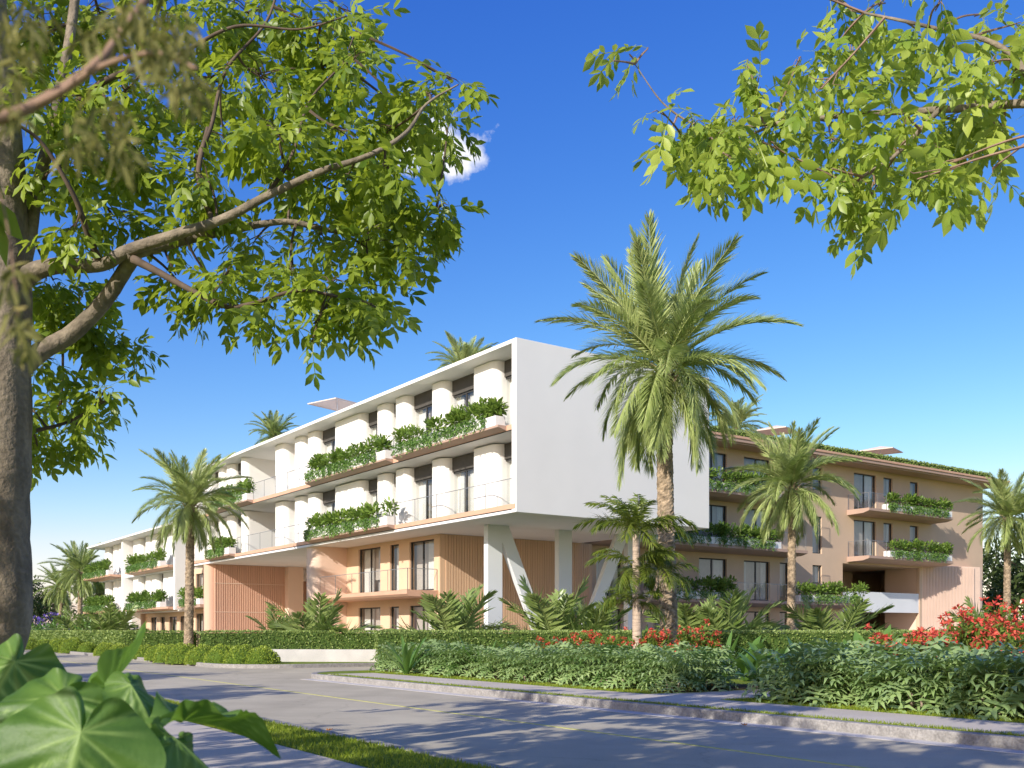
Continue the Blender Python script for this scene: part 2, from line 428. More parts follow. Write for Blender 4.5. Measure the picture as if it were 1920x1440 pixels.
# far verge this side of the driveway
def arc(c, r, a0, a1, n=9):
    return [road(c[0] + r*math.cos(math.radians(a0 + (a1-a0)*i/n)), c[1] + r*math.sin(math.radians(a0 + (a1-a0)*i/n))) for i in range(n+1)]
edge1 = [road(q, 6.85) for q in np.linspace(-70, 15.5, 40)] + arc((15.5, 9.35), 2.5, -80, 0) + [road(18.0, p) for p in (10.5, 13, 18, 25)]
def off1(d):
    return [road(q, 6.85 + d) for q in np.linspace(-70, 15.5, 40)] + arc((15.5, 9.35), 2.5 - d, -80, 0) + [road(18.0 - d, p) for p in (10.5, 13, 18, 25)]
slab('lawn', off1(0.17) + [road(18, 90), road(-70, 90)], -0.05, 0.15, turf)
strip('kerb', edge1, off1(0.19), -0.05, 0.162, kerb_m, 0.02)
strip('gutter', [road(q, 6.5) for q in np.linspace(-70, 16, 20)], [road(q, 6.86) for q in np.linspace(-70, 16, 20)], -0.04, 0.006, concrete)
strip('pavement', [road(q, 7.24) for q in np.linspace(-70, 15.6, 30)], [road(q, 8.85) for q in np.linspace(-70, 15.6, 30)], 0.1, 0.160, paving)
strip('path', [road(0.35, 8.80), road(0.5, 11), road(0.9, 14), road(1.6, 22)], [road(2.45, 8.80), road(2.3, 11), road(2.6, 14), road(3.2, 22)], 0.1, 0.156, paving)
# far verge beyond the driveway
def off2(d):
    return [road(25.0 + d, p) for p in (25, 18, 13, 11)] + arc((28.0, 10.35), 3.0 - d, 180, 270)[1:] + [road(q, 7.35 + d) for q in np.linspace(30, 330, 50)]
slab('lawn', off2(0.17) + [road(330, 120), road(25.2, 120)], -0.05, 0.149, turf)
strip('kerb', off2(0), off2(0.19), -0.05, 0.162, kerb_m, 0.02)
# near verge
qs = np.linspace(-60, 330, 60)
slab('lawn', [road(-60, -0.1), road(330, -0.1), road(330, -120), road(-60, -120)], -0.05, 0.148, turf)
strip('kerb', [road(q, 0.02) for q in qs], [road(q, -0.17) for q in qs], -0.05, 0.16, kerb_m, 0.02)
strip('pavement', [road(q, -1.18) for q in qs], [road(q, -2.6) for q in qs], 0.1, 0.158, paving)
strip('road_marking', [road(q, 3.81) for q in qs], [road(q, 3.89) for q in qs], -0.01, 0.004, paint_yellow)

def grass_tufts(name, regions, seed):
    g = np.random.default_rng(seed); P = []
    for (q0, q1, p0, p1, n) in regions:
        q, p = g.uniform(q0, q1, n), g.uniform(p0, p1, n)
        P.append(np.stack([O_RD.x + E_DIR.x*q + N_DIR.x*p, O_RD.y + E_DIR.y*q + N_DIR.y*p, np.full(n, 0.146)], 1))
    P = np.concatenate(P); n = len(P)
    D = np.stack([g.normal(0, .45, n), g.normal(0, .45, n), np.ones(n)], 1)
    tv = [(0, -.09, 0), (0, .09, 0), (.6, -.05, .03), (.6, .05, .03), (1, 0, .12)]
    tf = [(0, 1, 3), (0, 3, 2), (2, 3, 4)]
    v, f = scatter(tv, tf, P, frames(D, g.uniform(0, 6.28, n)), g.uniform(.03, .075, n))
    o = link(name, tri_mesh(name, v, f, np.repeat(g.uniform(0, 1, n), 5)), None, grass_blade)
    tag(o, kind='stuff')
    return o
tag(grass_tufts('verge_grass', [(-6, 14, -1.16, -0.18, 26000), (-4, 12, -4.2, -2.62, 14000), (14, 30, -1.16, -.18, 7000)], 3),
    'bright green mown grass strip between the near pavement and the road', 'grass')
tag(grass_tufts('verge_grass', [(-9, 15, 7.03, 7.26, 9000), (-9, 0.3, 8.83, 9.6, 7000), (2.5, 17, 8.83, 9.7, 8000)], 4),
    'thin green grass edging along the far pavement and kerb', 'grass')

# ------------------------------------------------------------------ building frame and pieces
C0 = Vector((0.17, 40.8, 0))
slab('bounce_paving', [C0 + V*a + U*b for a, b in ((-1.5, -1.0), (58, 6.0), (58, 24), (14, 24), (14, 78), (-1.5, 78))], .1, .156, paving)  # pale paving hidden behind the hedge, added to bounce neutral light onto the soffit
def building(name, label):
    b = empty(name, C0, PHI)          # local x runs along the end wall (V), local y along the facade (U)
    return tag(b, label, 'building')
def local(x, y, z=0): return C0 + V*x + U*y + Vector((0, 0, z))

def wall_holes(mb, axis, c, a0, a1, z0, z1, th, holes):
    """wall in plane axis = c, its front at c, thickness th behind, with rectangular openings"""
    A = sorted({a0, a1, *[h[0] for h in holes], *[h[1] for h in holes]}); Zs = sorted({z0, z1, *[h[2] for h in holes], *[h[3] for h in holes]})
    A = [a for a in A if a0 <= a <= a1]; Zs = [z for z in Zs if z0 <= z <= z1]
    pt = (lambda a, d, z: (c+d, a, z)) if axis == 'x' else (lambda a, d, z: (a, c+d, z))
    inside = lambda a, z: any(h[0] < a < h[1] and h[2] < z < h[3] for h in holes)
    for i in range(len(A)-1):
        for k in range(len(Zs)-1):
            if inside((A[i]+A[i+1])/2, (Zs[k]+Zs[k+1])/2): continue
            q = [(A[i], Zs[k]), (A[i+1], Zs[k]), (A[i+1], Zs[k+1]), (A[i], Zs[k+1])]
            mb.quad(*[pt(a, 0, z) for a, z in q]); mb.quad(*[pt(a, th, z) for a, z in reversed(q)])
    for (h0, h1, hz0, hz1) in list(holes) + [(a0, a1, z0, z1)]:
        q = [(h0, hz0), (h1, hz0), (h1, hz1), (h0, hz1)]
        for i in range(4):
            (p, r), (s, t) = q[i], q[(i+1) % 4]
            mb.quad(pt(p, 0, r), pt(s, 0, t), pt(s, th, t), pt(p, th, r))

def mapped_box(mb, axis, c, a0, a1, d0, d1, z0, z1):
    if axis == 'x': mb.box(c+d0, c+d1, a0, a1, z0, z1)
    else: mb.box(a0, a1, c+d0, c+d1, z0, z1)

def window(par, axis, c, a0, a1, z0, z1, mull=1, curt=(0.0, 0.38), seed=0, fw=0.07, blind=True):
    """aluminium window in plane axis = c: frame, glass, curtain"""
    mb = MB()
    e = 0.003
    for (p, q, r, s) in ((a0+e, a0+fw, z0+e, z1-e), (a1-fw, a1-e, z0+e, z1-e), (a0+fw, a1-fw, z1-fw, z1-e), (a0+fw, a1-fw, z0+e, z0+fw)):
        mapped_box(mb, axis, c, p, q, 0.0, 0.09, r, s)
    for k in range(mull):
        m_ = a0 + (a1-a0)*(k+1)/(mull+1)
        mapped_box(mb, axis, c, m_-0.045, m_+0.045, 0.004, 0.086, z0+fw, z1-fw)
    w = mb.build('window', dark_m, par)
    g = MB()
    for k in range(mull+1):
        p = a0 + (a1-a0)*k/(mull+1) + (fw if k == 0 else .045); q = a0 + (a1-a0)*(k+1)/(mull+1) - (fw if k == mull else .045)
        dd = 0.035 + 0.015*(k % 2)
        pt = (lambda a, z: (c+dd, a, z)) if axis == 'x' else (lambda a, z: (a, c+dd, z))
        g.quad(pt(p, z0+fw), pt(q, z0+fw), pt(q, z1-fw), pt(p, z1-fw))
    g.build('pane', glass, w)
    if blind:
        rr_ = random.Random(seed*13+1); zb = z0 + (z1-z0)*rr_.choice((0.0, 0.0, .12, .3, .02))
        bl = MB(); pt = (lambda a, z: (c+.33, a, z)) if axis == 'x' else (lambda a, z: (a, c+.33, z))
        bl.quad(pt(a0+.03, zb+.02), pt(a1-.03, zb+.02), pt(a1-.03, z1-.01), pt(a0+.03, z1-.01)); bl.build('blind', blind_cloth, w)
    if curt:
        rr = random.Random(seed*77+5)
        cm = MB(); n = 26
        for (u0, u1) in ([curt] if not isinstance(curt[0], tuple) else curt):
            b0, b1 = a0 + (a1-a0)*u0, a0 + (a1-a0)*u1
            k0 = len(cm.v)
            for i in range(n+1):
                a = b0 + (b1-b0)*i/n
                d = 0.24 + 0.035*math.sin(i*1.9 + rr.random()*.8)
                for z in (z0+0.03, z1-0.02): cm.v.append((c+d, a, z) if axis == 'x' else (a, c+d, z))
            for i in range(n): cm.f.append((k0+2*i, k0+2*i+2, k0+2*i+3, k0+2*i+1))
        cm.build('curtain', curtain_m, w, smooth=True)
    return w

def rounded(x0, x1, y0, y1, r, n=7):
    """plan of a pier whose two front (low x) corners are rounded"""
    r = min(r, (y1-y0)/2 - .01, x1-x0-.01); pts = []
    for i in range(n+1):
        a = math.pi + (math.pi/2)*i/n; pts.append((x0+r+r*math.cos(a), y0+r+r*math.sin(a)))
    pts += [(x1, y0), (x1, y1)]
    for i in range(n+1):
        a = math.pi/2 + (math.pi/2)*i/n; pts.append((x0+r+r*math.cos(a), y1-r+r*math.sin(a)))
    return pts
def pier(par, y0, y1, z0, z1, x0=0.75, x1=1.75, r=0.42, mat=None, name='pier'):
    o = MB().prism(rounded(x0, x1, y0, y1, r), z0, z1).build(name, mat or white, par, smooth=True)
    for p in o.data.polygons:
        if len(p.vertices) > 4 or abs(p.normal.z) > .9: p.use_smooth = False
    o.data.set_sharp_from_angle(angle=math.radians(35))
    return o

def railing(par, axis, c, a0, a1, z0, h=1.05, step=1.9, ends=()):
    mb = MB(); n = max(1, round((a1-a0)/step))
    for i in range(n+1):
        a = a0 + (a1-a0)*i/n
        mapped_box(mb, axis, c, a-.011, a+.011, -.011, .011, z0, z0+h)
    mapped_box(mb, axis, c, a0, a1, -.013, .013, z0+h, z0+h+.028)
    r = mb.build('railing', steel, par)
    g = MB(); pt = (lambda a, z: (c+.02, a, z)) if axis == 'x' else (lambda a, z: (a, c+.02, z))
    g.quad(pt(a0+.02, z0+.06), pt(a1-.02, z0+.06), pt(a1-.02, z0+h-.01), pt(a0+.02, z0+h-.01))
    g.build('glass_panel', rail_glass, r)
    return r

# ---- white front wing
fw_ = building('apartment_building', 'white cantilevered four-storey wing on peach lower floors, tilted columns under its end')
LEN = 43.0
MB().box(0, 11.3, 0, 0.32, 6.4, 13.56).build('end_wall', white, fw_, bevel=.015)
MB().box(11.0, 11.297, .32, LEN, 6.4, 13.4).build('wall', white, fw_)
MB().box(0.3, 11.0, LEN-.3, LEN, 6.4, 13.4).build('wall', white, fw_)
MB().profile_y([(0.003, 13.557), (0.003, 13.40), (1.75, 13.30), (11.0, 13.30), (11.0, 13.557)], .32, LEN).build('roof', white, fw_)
MB().profile_y([(0.05, 9.80), (1.9, 9.68), (11.0, 9.68), (11.0, 10.0), (0.05, 10.0)], .323, LEN-.3).build('floor_slab', soffit_m, fw_)
MB().profile_y([(0.004, 9.84), (0.3, 9.82), (0.3, 10.05), (0.004, 10.05)], .326, LEN+.05).build('fascia', fascia_m, fw_)
MB().box(0.03, .2, .325, LEN+.02, 9.805, 9.838).build('shadow_gap', dark_m, fw_)
MB().box(0.006, 11.0, .323, LEN-.003, 6.403, 6.52).build('floor_slab', soffit_m, fw_)
MB().box(-0.02, .4, .05, LEN+.05, 6.56, 6.76).build('fascia', fascia_m, fw_)
MB().box(0.04, 10.9, .326, LEN-.4, 6.523, 6.70).build('shadow_gap', dark_m, fw_)
MB().box(1.96, 10.9, .4, 27.1, 6.75, 13.25).build('interior_wall', room_m, fw_)
MB().box(4.6, 10.9, 28.6, 32.4, 6.75, 13.25).build('loggia_back_wall', white, fw_)
MB().box(1.96, 10.9, 33.4, LEN-.32, 6.75, 13.25).build('interior_wall', room_m, fw_)

piers = [(2.55, 4.6), (6.85, 8.25), (10.45, 11.85), (12.5, 13.85), (15.4, 18.95), (21.25, 22.7), (23.15, 24.65), (26.0, 27.75),
         (35.3, 36.75), (37.15, 38.45), (40.1, 42.6)]
wins = [(0.36, 2.7), (4.5, 7.0), (8.15, 10.6), (11.7, 12.65), (13.75, 15.5), (18.85, 21.35), (33.15, 35.45), (38.35, 40.2)]
for zf, zt, zw in ((10.05, 13.33, 12.62), (6.76, 9.69, 9.02)):
    for (a, b) in piers: pier(fw_, a, b, zf, zt)
    pier(fw_, 24.4, 26.3, zf, zt, x0=1.9, x1=2.62, r=.05, name='wall')
    bx = MB().box(1.6, 1.89, 24.7, 25.95, zw, zt); bx.build('transom', blind_m, fw_)
    pier(fw_, 32.4, 33.35, zf, zt, x0=.55, x1=4.62, r=.45, name='loggia_wall')
    pier(fw_, 27.2, 27.74, zf, zt, x0=1.5, x1=4.62, r=.05, name='loggia_wall')
    for k, (a, b) in enumerate(wins):
        MB().box(1.2, 1.5, a, b, zw+.01, zt).build('transom', blind_m, fw_)
        window(fw_, 'x', 1.27, a, b, zf, zw, 1 if b-a > 1.2 else 0, ((0.0, .42), (.62, 1.0)) if k % 2 == 0 else ((.05, .5), (.72, 1)), seed=int(a*10+zf))
    MB().box(1.78, 1.9, .33, 27.3, zw+.02, zt).build('lintel', white, fw_)
# railings and projecting ledges under the planters
railing(fw_, 'x', .06, .36, 10.4, 6.765)
railing(fw_, 'x', .06, 20.2, 32.3, 6.765)
railing(fw_, 'x', .06, 9.75, 10.5, 10.055, step=.8)
railing(fw_, 'x', .06, 20.1, 29.4, 10.055)
for (a, b, z) in ((.7, 9.8, 10.0), (10.45, 20.2, 10.0), (29.3, 37.2, 10.0), (10.25, 20.2, 6.7), (32.6, 37.6, 6.7)):
    MB().profile_y([(-.42, z+.048), (-.42, z-.04), (.0, z-.15), (.0, z+.048)], a, b).build('balcony_ledge', fascia_b, fw_)

# peach lower floors
holes = [(10.2, 12.7, 3.6, 6.2), (13.85, 14.85, 3.6, 6.2), (15.95, 18.6, 3.6, 6.2), (10.2, 12.7, .2, 2.85), (13.85, 14.85, .2, 2.85), (15.95, 18.6, .2, 2.85)]
mb = MB(); wall_holes(mb, 'x', 2.2, 9.72, 20.2, .1, 6.4, .3, holes); mb.build('wall', peach, fw_)
for k, h in enumerate(holes):
    window(fw_, 'x', 2.3, *h, 1 if h[1]-h[0] > 1.2 else 0, [((.06, .42),), ((.3, .8),), ((.5, .95),)][k % 3], seed=k)
MB().box(2.85, 11, 10.1, 20.1, .1, 6.39).build('interior_wall', room_m, fw_)
MB().profile_y([(.38, 3.56), (.38, 3.36), (.5, 3.25), (2.22, 3.22), (2.22, 3.56)], 9.75, 20.1).build('balcony', fascia_m, fw_)
railing(fw_, 'x', .45, 9.8, 20.0, 3.56)
railing(fw_, 'y', 9.83, .48, 2.15, 3.56)
# slatted wall under the cantilever
MB().box(2.203, 12.1, 9.6, 10.0, .1, 6.395).build('wall', tan_sl, fw_)
def slats(par, axis, c, a0, a1, z0, z1, pitch, w, d, mat):
    mb = MB(); n = int((a1-a0)/pitch)
    for i in range(n):
        a = a0 + pitch*(i+.5); mapped_box(mb, axis, c, a-w/2, a+w/2, -d, .01, z0, z1)
    o = mb.build('slats', mat, par); o['kind'] = 'stuff'
    return o
slats(fw_, 'y', 9.6, 2.5, 12.0, .1, 6.39, .16, .11, .03, tan_sl)
# projecting pink volume and the driveway passage
pier(fw_, 20.12, 21.6, .05, 6.398, x0=.15, x1=7.5, r=.5, mat=pink, name='wall')
pier(fw_, 38.5, 39.6, .05, 6.398, x0=.02, x1=6.0, r=.5, mat=terra, name='wall')
slats(fw_, 'y', 38.5, .55, 5.9, .05, 6.39, .17, .095, .075, terra)
for zb in (2.9, 5.0): MB().box(.55, 5.95, 38.41, 38.5, zb, zb+.05).build('joint_band', pink, fw_)
MB().box(6.0, 7.2, 37.8, 39.6, .05, 6.396).build('wall', pink, fw_)
MB().box(7.2, 11.2, 41.5, 41.9, .05, 6.396).build('wall', terra, fw_)
slats(fw_, 'y', 41.5, 7.2, 11.2, .05, 5.4, .2, .12, .06, terra)
MB().box(10.8, 11.2, 21.6, 41.5, .05, 6.396).build('wall', pink, fw_)
MB().box(7.0, 11.0, 40.8, 41.3, 5.5, 6.39).build('beam', white, fw_)
hol2 = [(42.2, 45.0, 3.7, 6.0), (42.2, 45.0, .2, 2.9)]
mb = MB(); wall_holes(mb, 'x', 1.3, 39.6, 46.0, .1, 6.4, .3, hol2); mb.build('wall', peach, fw_)
for k, h in enumerate(hol2): window(fw_, 'x', 1.42, *h, 1, ((.1, .45),), seed=40+k)
MB().box(1.95, 8, 39.7, 46, .1, 6.39).build('interior_wall', room_m, fw_)
MB().box(-.1, 1.32, 39.62, 45.2, 3.3, 3.5).build('balcony', fascia_b, fw_)
# columns under the cantilever: three uprights and two slanting struts
for r0 in (1.72, 5.85, 10.3):
    MB().box(r0, r0+.82, 4.62, 4.95, .05, 6.41).build('column', column_m, fw_, bevel=.012)
def strut(x_top, x_bot):
    mb = MB(); w = .36
    mb.v = [(x_top-w, 4.64, 6.41), (x_top+w, 4.64, 6.41), (x_bot+w, 4.64, .05), (x_bot-w, 4.64, .05),
            (x_top-w, 4.93, 6.41), (x_top+w, 4.93, 6.41), (x_bot+w, 4.93, .05), (x_bot-w, 4.93, .05)]
    mb.f = [(0,1,2,3), (7,6,5,4), (0,3,7,4), (1,5,6,2), (0,4,5,1), (3,2,6,7)]
    mb.build('strut', column_m, fw_, bevel=.012)
strut(2.55, 5.45); strut(10.0, 7.0)

# ---- brown rear wing
bw = building('apartment_building', 'brown four-storey rear wing with overhanging roof and a hedge on top')
SB = 10.4
H = [(32.4, 33.4, 11.2, 12.75), (37.0, 39.6, 10.1, 12.8), (40.5, 41.6, 11.35, 12.76), (43.8, 44.9, 11.35, 12.74), (25.5, 28.0, 10.1, 12.75), (21.4, 23.9, 10.1, 12.75),
     (32.4, 33.4, 6.85, 9.4), (37.0, 39.6, 6.8, 9.45), (40.5, 41.6, 8.0, 9.45), (43.8, 44.9, 8.0, 9.45), (25.5, 28.0, 6.8, 9.45), (21.4, 23.9, 6.8, 9.45), (17.0, 18.4, 6.8, 9.45),
     (21.4, 23.9, 3.5, 6.08), (25.5, 28.0, 3.5, 6.08), (29.0, 29.9, 3.5, 6.08), (32.4, 33.4, 4.8, 6.05), (13.1, 15.0, 3.5, 6.05), (17.0, 18.4, 3.5, 6.05),
     (13.1, 15.0, .2, 2.8), (17.0, 18.4, .2, 2.8), (21.4, 23.9, .2, 2.8), (25.5, 28.0, .2, 2.8), (29.0, 29.9, .2, 2.8), (32.4, 33.4, 1.2, 2.8)]
GAR = (35.7, 45.05, .12, 6.3)
mb = MB(); wall_holes(mb, 'y', SB, 12.1, 53.9, .1, 13.15, .3, H + [GAR]); mb.build('wall', brown, bw)
for k, h in enumerate(H):
    window(bw, 'y', SB+.11, *h, 1 if h[1]-h[0] > 1.6 else 0, [((.04, .3),), ((.66, .97),), ((.04, .22), (.8, .98))][k % 3], seed=60+k)
MB().box(12.2, 35.4, SB+.8, 19, .1, 13.1).build('interior_wall', room_m, bw)
MB().box(35.4, 53.5, SB+.8, 19, 6.6, 13.1).build('interior_wall', room_m, bw)
MB().box(53.6, 53.898, SB+.3, 20, .1, 13.15).build('wall', brown, bw)
MB().box(12.1, 53.6, 19.6, 20, .1, 13.15).build('wall', brown, bw)
MB().box(11.6, 54.8, 8.95, 20.6, 13.12, 13.2).build('roof_soffit', fascia_b, bw)
MB().box(11.5, 54.95, 8.8, 20.7, 13.203, 13.52).build('roof', fascia_b, bw, bevel=.02)
MB().box(11.45, 55.0, 8.74, 8.797, 13.42, 13.56).build('drip_edge', fascia_m, bw)
# open parking deck at the corner
MB().box(35.5, 45.3, 16.5, 16.8, .1, 6.5).build('deck_wall', brown, bw)
MB().box(35.4, 35.7, SB+.3, 16.5, .1, 6.5).build('deck_wall', brown, bw)
MB().box(35.5, 45.3, SB+.31, 16.5, 6.3, 6.55).build('deck_ceiling', brown, bw)
MB().box(35.7, 45.0, SB+.35, 16.5, 2.95, 3.15).build('deck_floor', concrete, bw)
MB().box(34.6, 45.03, SB+.05, SB+.3, 2.9, 4.35).build('parapet', column_m, bw)
for (a, z0, z1) in ((38.2, 3.2, 5.3), (38.2, .15, 2.2)): MB().box(a, a+1.0, 16.42, 16.5, z0, z1).build('door', blind_m, bw)
# slatted stair tower, turned a little towards the road
tw = MB()
xa, ya, xb, yb = 45.1, SB+.2, 51.9, SB-1.2
tw.prism([(xa, ya), (xb-.4, yb+.08), (xb-.1, yb+.1), (xb+.2, yb+.35), (xb+.3, yb+.7), (xb+.3, SB+3), (xa, SB+3)], .05, 6.55).build('stair_tower', pink, bw)
sl = MB(); ns = 36; dx, dy = (xb-.4-xa), (yb+.08-ya); L_ = math.hypot(dx, dy); ex, ey = dx/L_, dy/L_
for i in range(ns):
    t = L_*(i+.5)/ns*.84 + .3
    cx_, cy_ = xa+ex*t, ya+ey*t; hw, dp = .05, .14
    sl.prism([(cx_-ex*hw, cy_-ey*hw), (cx_-ex*hw+ey*dp, cy_-ey*hw-ex*dp), (cx_+ex*hw+ey*dp, cy_+ey*hw-ex*dp), (cx_+ex*hw, cy_+ey*hw)], .05, 6.5)
o = sl.build('slats', pink, bw); o['kind'] = 'stuff'
# balconies of the rear wing
def balcony_y(a0, a1, z, s0=8.6, chamf=.0):
    mb = MB()
    prof = [(s0, z+.02), (s0, z-.16), (s0+.5, z-.3), (SB+.02, z-.34), (SB+.02, z+.02)]
    n = len(prof)
    mb.v = [(a0, p[0], p[1]) for p in prof] + [(a1, p[0], p[1]) for p in prof]
    mb.f = [tuple(range(n)), tuple(reversed(range(n, 2*n)))] + [(i, n+i, n+(i+1) % n, (i+1) % n) for i in range(n)]
    return mb.build('balcony', fascia_b, bw)
for (a0, a1, z) in ((36.2, 46.6, 10.05), (36.2, 46.6, 6.75), (12.2, 29.6, 10.05), (12.2, 29.6, 6.75), (12.2, 35.6, 3.42)):
    balcony_y(a0, a1, z)
for (a0, a1, z) in ((36.3, 38.3, 10.07), (36.3, 38.3, 6.77), (23.0, 28.6, 3.44), (27.2, 29.5, 6.77), (27.2, 29.5, 10.07)):
    railing(bw, 'y', 8.68, a0, a1, z, step=1.0)
for z in (10.07, 6.77): railing(bw, 'x', 36.26, 8.7, SB-.05, z, step=.9)

# ---- far white block
fb = building('apartment_building', 'low white three-storey block at the far end, peach ground floor')
MB().profile_y([(-.35, 10.05), (-.35, 9.9), (1.8, 9.82), (10, 9.82), (10, 10.05)], 43.1, 74.4).build('roof', white, fb)
for z in (6.7, 3.4):
    MB().box(.3, 9.8, 45.8, 72.0, z-.28, z+.02).build('floor_slab', soffit_m, fb)
    MB().profile_y([(-.5, z+.06), (-.5, z-.1), (.3, z-.2), (.3, z+.06)], 46.2, 59.0).build('balcony', fascia_m, fb)
    MB().profile_y([(-.9, z+.06), (-.9, z-.1), (.3, z-.2), (.3, z+.06)], 62.8, 73.4).build('balcony', fascia_m, fb)
MB().box(1.96, 9.7, 46.2, 71.5, .1, 9.8).build('interior_wall', room_m, fb)
MB().box(9.7, 10, 43.2, 72.0, .1, 9.82).build('wall', white, fb)
MB().box(2.7, 9.7, 71.6, 72.0, .1, 9.82).build('wall', white, fb)
MB().box(-.2, 3.0, 45.35, 45.75, 3.2, 9.85).build('fin_wall', white, fb)
MB().box(.05, 3.0, 61.9, 62.4, 3.2, 9.88).build('fin_wall', white, fb)
for zf, zt, zw in ((6.76, 9.84, 9.1), (3.46, 6.43, 5.9)):
    for (a, b) in ((49.0, 52.1), (53.6, 55.4), (55.6, 57.4), (58.7, 61.4), (64.5, 66.6), (66.9, 68.6), (70.0, 71.9)): pier(fb, a, b, zf, zt)
    for (a, b) in ((46.2, 49.1), (52.0, 53.7), (57.3, 58.8), (68.5, 70.1), (62.5, 64.6)):
        MB().box(1.2, 1.5, a, b, zw+.01, zt).build('transom', blind_m, fb)
        window(fb, 'x', 1.27, a, b, zf, zw, 1, ((.05, .5),), seed=int(a))
    MB().box(1.78, 1.9, 46, 71.8, zw, zt).build('lintel', white, fb)
h3 = [(47.0, 49.4, .2, 2.75), (50.2, 52.4, .2, 2.75), (53.6, 54.8, .2, 2.75), (56.0, 57.8, .2, 2.75), (64.0, 65.3, .2, 2.75), (67.5, 68.6, .2, 2.75)]
mb = MB(); wall_holes(mb, 'x', 1.4, 46.0, 71.9, .1, 3.12, .3, h3); mb.build('wall', peach, fb)
for k, h in enumerate(h3): window(fb, 'x', 1.52, *h, 1, ((.05, .4),), seed=200+k)
pier(fb, 59.2, 60.6, .1, 3.12, x0=-.1, x1=.9, r=.3, name='column')

# ------------------------------------------------------------------ leaf shapes
LEAF_V = [(0,0,0), (.28,.17,.035), (.28,-.17,.035), (.62,.20,.02), (.62,-.20,.02), (.45,0,-.015), (1,0,-.09)]
LEAF_F = [(0,2,5), (0,5,1), (1,5,3), (2,4,5), (5,4,6), (5,6,3)]
QUAD_V = [(0,0,0), (.5,.26,.05), (.5,-.26,.05), (1,0,-.03)]
QUAD_F = [(0,2,1), (1,2,3)]
def compound(pairs=4, lw=1.0, droop=.35, seed=0):
    """pinnate leaf about one unit long"""
    g = np.random.default_rng(seed); P, D, S = [], [], []
    ang = 0
    xs = np.linspace(.28, .86, pairs)
    z = lambda x: -droop*x*x
    for x in xs:
        for s in (-1, 1):
            P.append((x, 0, z(x))); D.append((.75+g.normal(0, .12), s*(.8+g.normal(0, .1)), -.35+g.normal(0, .25))); S.append(.46*g.uniform(.7, 1.12))
    P.append((.92, 0, z(.92))); D.append((1, g.normal(0, .1), -.6)); S.append(.48)
    P, D = np.array(P), np.array(D)
    v, f = scatter(np.array(LEAF_V)*np.array([1, lw, 1]), LEAF_F, P, frames(D, g.normal(0, .3, len(D))), S)
    st = []
    n = len(v); k = 5
    sv = []; sf = []
    for i in range(k):
        x = .95*i/(k-1); w = .012
        sv += [(x, w, z(x)), (x, -w, z(x))]
    for i in range(k-1):
        a = n+2*i; sf += [(a, a+1, a+3), (a, a+3, a+2)]
    return np.concatenate([v, np.array(sv)]), np.concatenate([f, np.array(sf)])

def unit(v): return v/np.linalg.norm(v, axis=-1, keepdims=True)

# ------------------------------------------------------------------ the big tree at the left
def crown_mesh(name, clusters, n_leaf, size, seed, pairs=4, droop=(-.55, .35), dens_pow=2.0, lw=1.0, flat=.8):
    """clusters: (centre, radius). compound leaves spread through them, drooping at the ends"""
    g = np.random.default_rng(seed)
    rad = np.array([c[1] for c in clusters]); w = rad**dens_pow; w /= w.sum()
    idx = g.choice(len(clusters), n_leaf, p=w)
    ctr = np.array([list(c[0]) for c in clusters])[idx]; rr = rad[idx]
    off = unit(g.normal(0, 1, (n_leaf, 3))) * (g.uniform(0, 1, n_leaf)**.45)[:, None]
    P = ctr + off*rr[:, None]*np.array([1.05, 1.05, flat])
    D = off*np.array([1, 1, .5]) + g.normal(0, .55, (n_leaf, 3)) + np.array([0, 0, droop[0]])
    tm = [compound(pairs, lw, .35, seed*10+k) for k in range(4)]
    parts = []; which = g.integers(0, 4, n_leaf)
    for k in range(4):
        s = which == k
        v, f = scatter(tm[k][0], tm[k][1], P[s], frames(D[s], g.normal(0, .5, s.sum())), g.uniform(size*.75, size*1.2, s.sum()))
        t = np.repeat(np.clip(g.normal(.5, .25, s.sum()), 0, 1), len(tm[k][0])) + g.normal(0, .08, len(v))
        parts.append((v, f, t))
    v, f, t = join(parts)
    return tri_mesh(name, v, f, t), P, idx

def limb(mb, pts, r0, r1, seg=10, n=7, wob=.03, rnd=R):
    sp = spline(pts, n); m = len(sp)
    mb.tube(sp, [r0 + (r1-r0)*(i/(m-1))**.62 for i in range(m)], seg, wob, rnd)
    return sp

def twigs(mb, anchors, clusters, P, idx, every, seed, r=.014):
    rn = random.Random(seed)
    anchors = [Vector(a) for a in anchors]
    for ci, (c, rad) in enumerate(clusters):
        c = Vector(c)
        a = min(anchors, key=lambda q: (q-c).length + rn.random()*.3)
        mid = (a+c)*.5 + Vector((rn.uniform(-.15, .15), rn.uniform(-.15, .15), rn.uniform(-.05, .2)))*rad
        path = spline([a, mid, c], 4)
        mb.tube(path, [r*1.5*(1-.5*i/8) for i in range(len(path))], 5)
        mine = np.where(idx == ci)[0][::every]
        for j in mine:
            p = Vector(P[j]); m2 = (c+p)*.5 + Vector((0, 0, .12*rad))
            mb.tube([c + (a-c)*rn.uniform(0, .35), m2, p], [r*.75, r*.5, r*.3], 4)

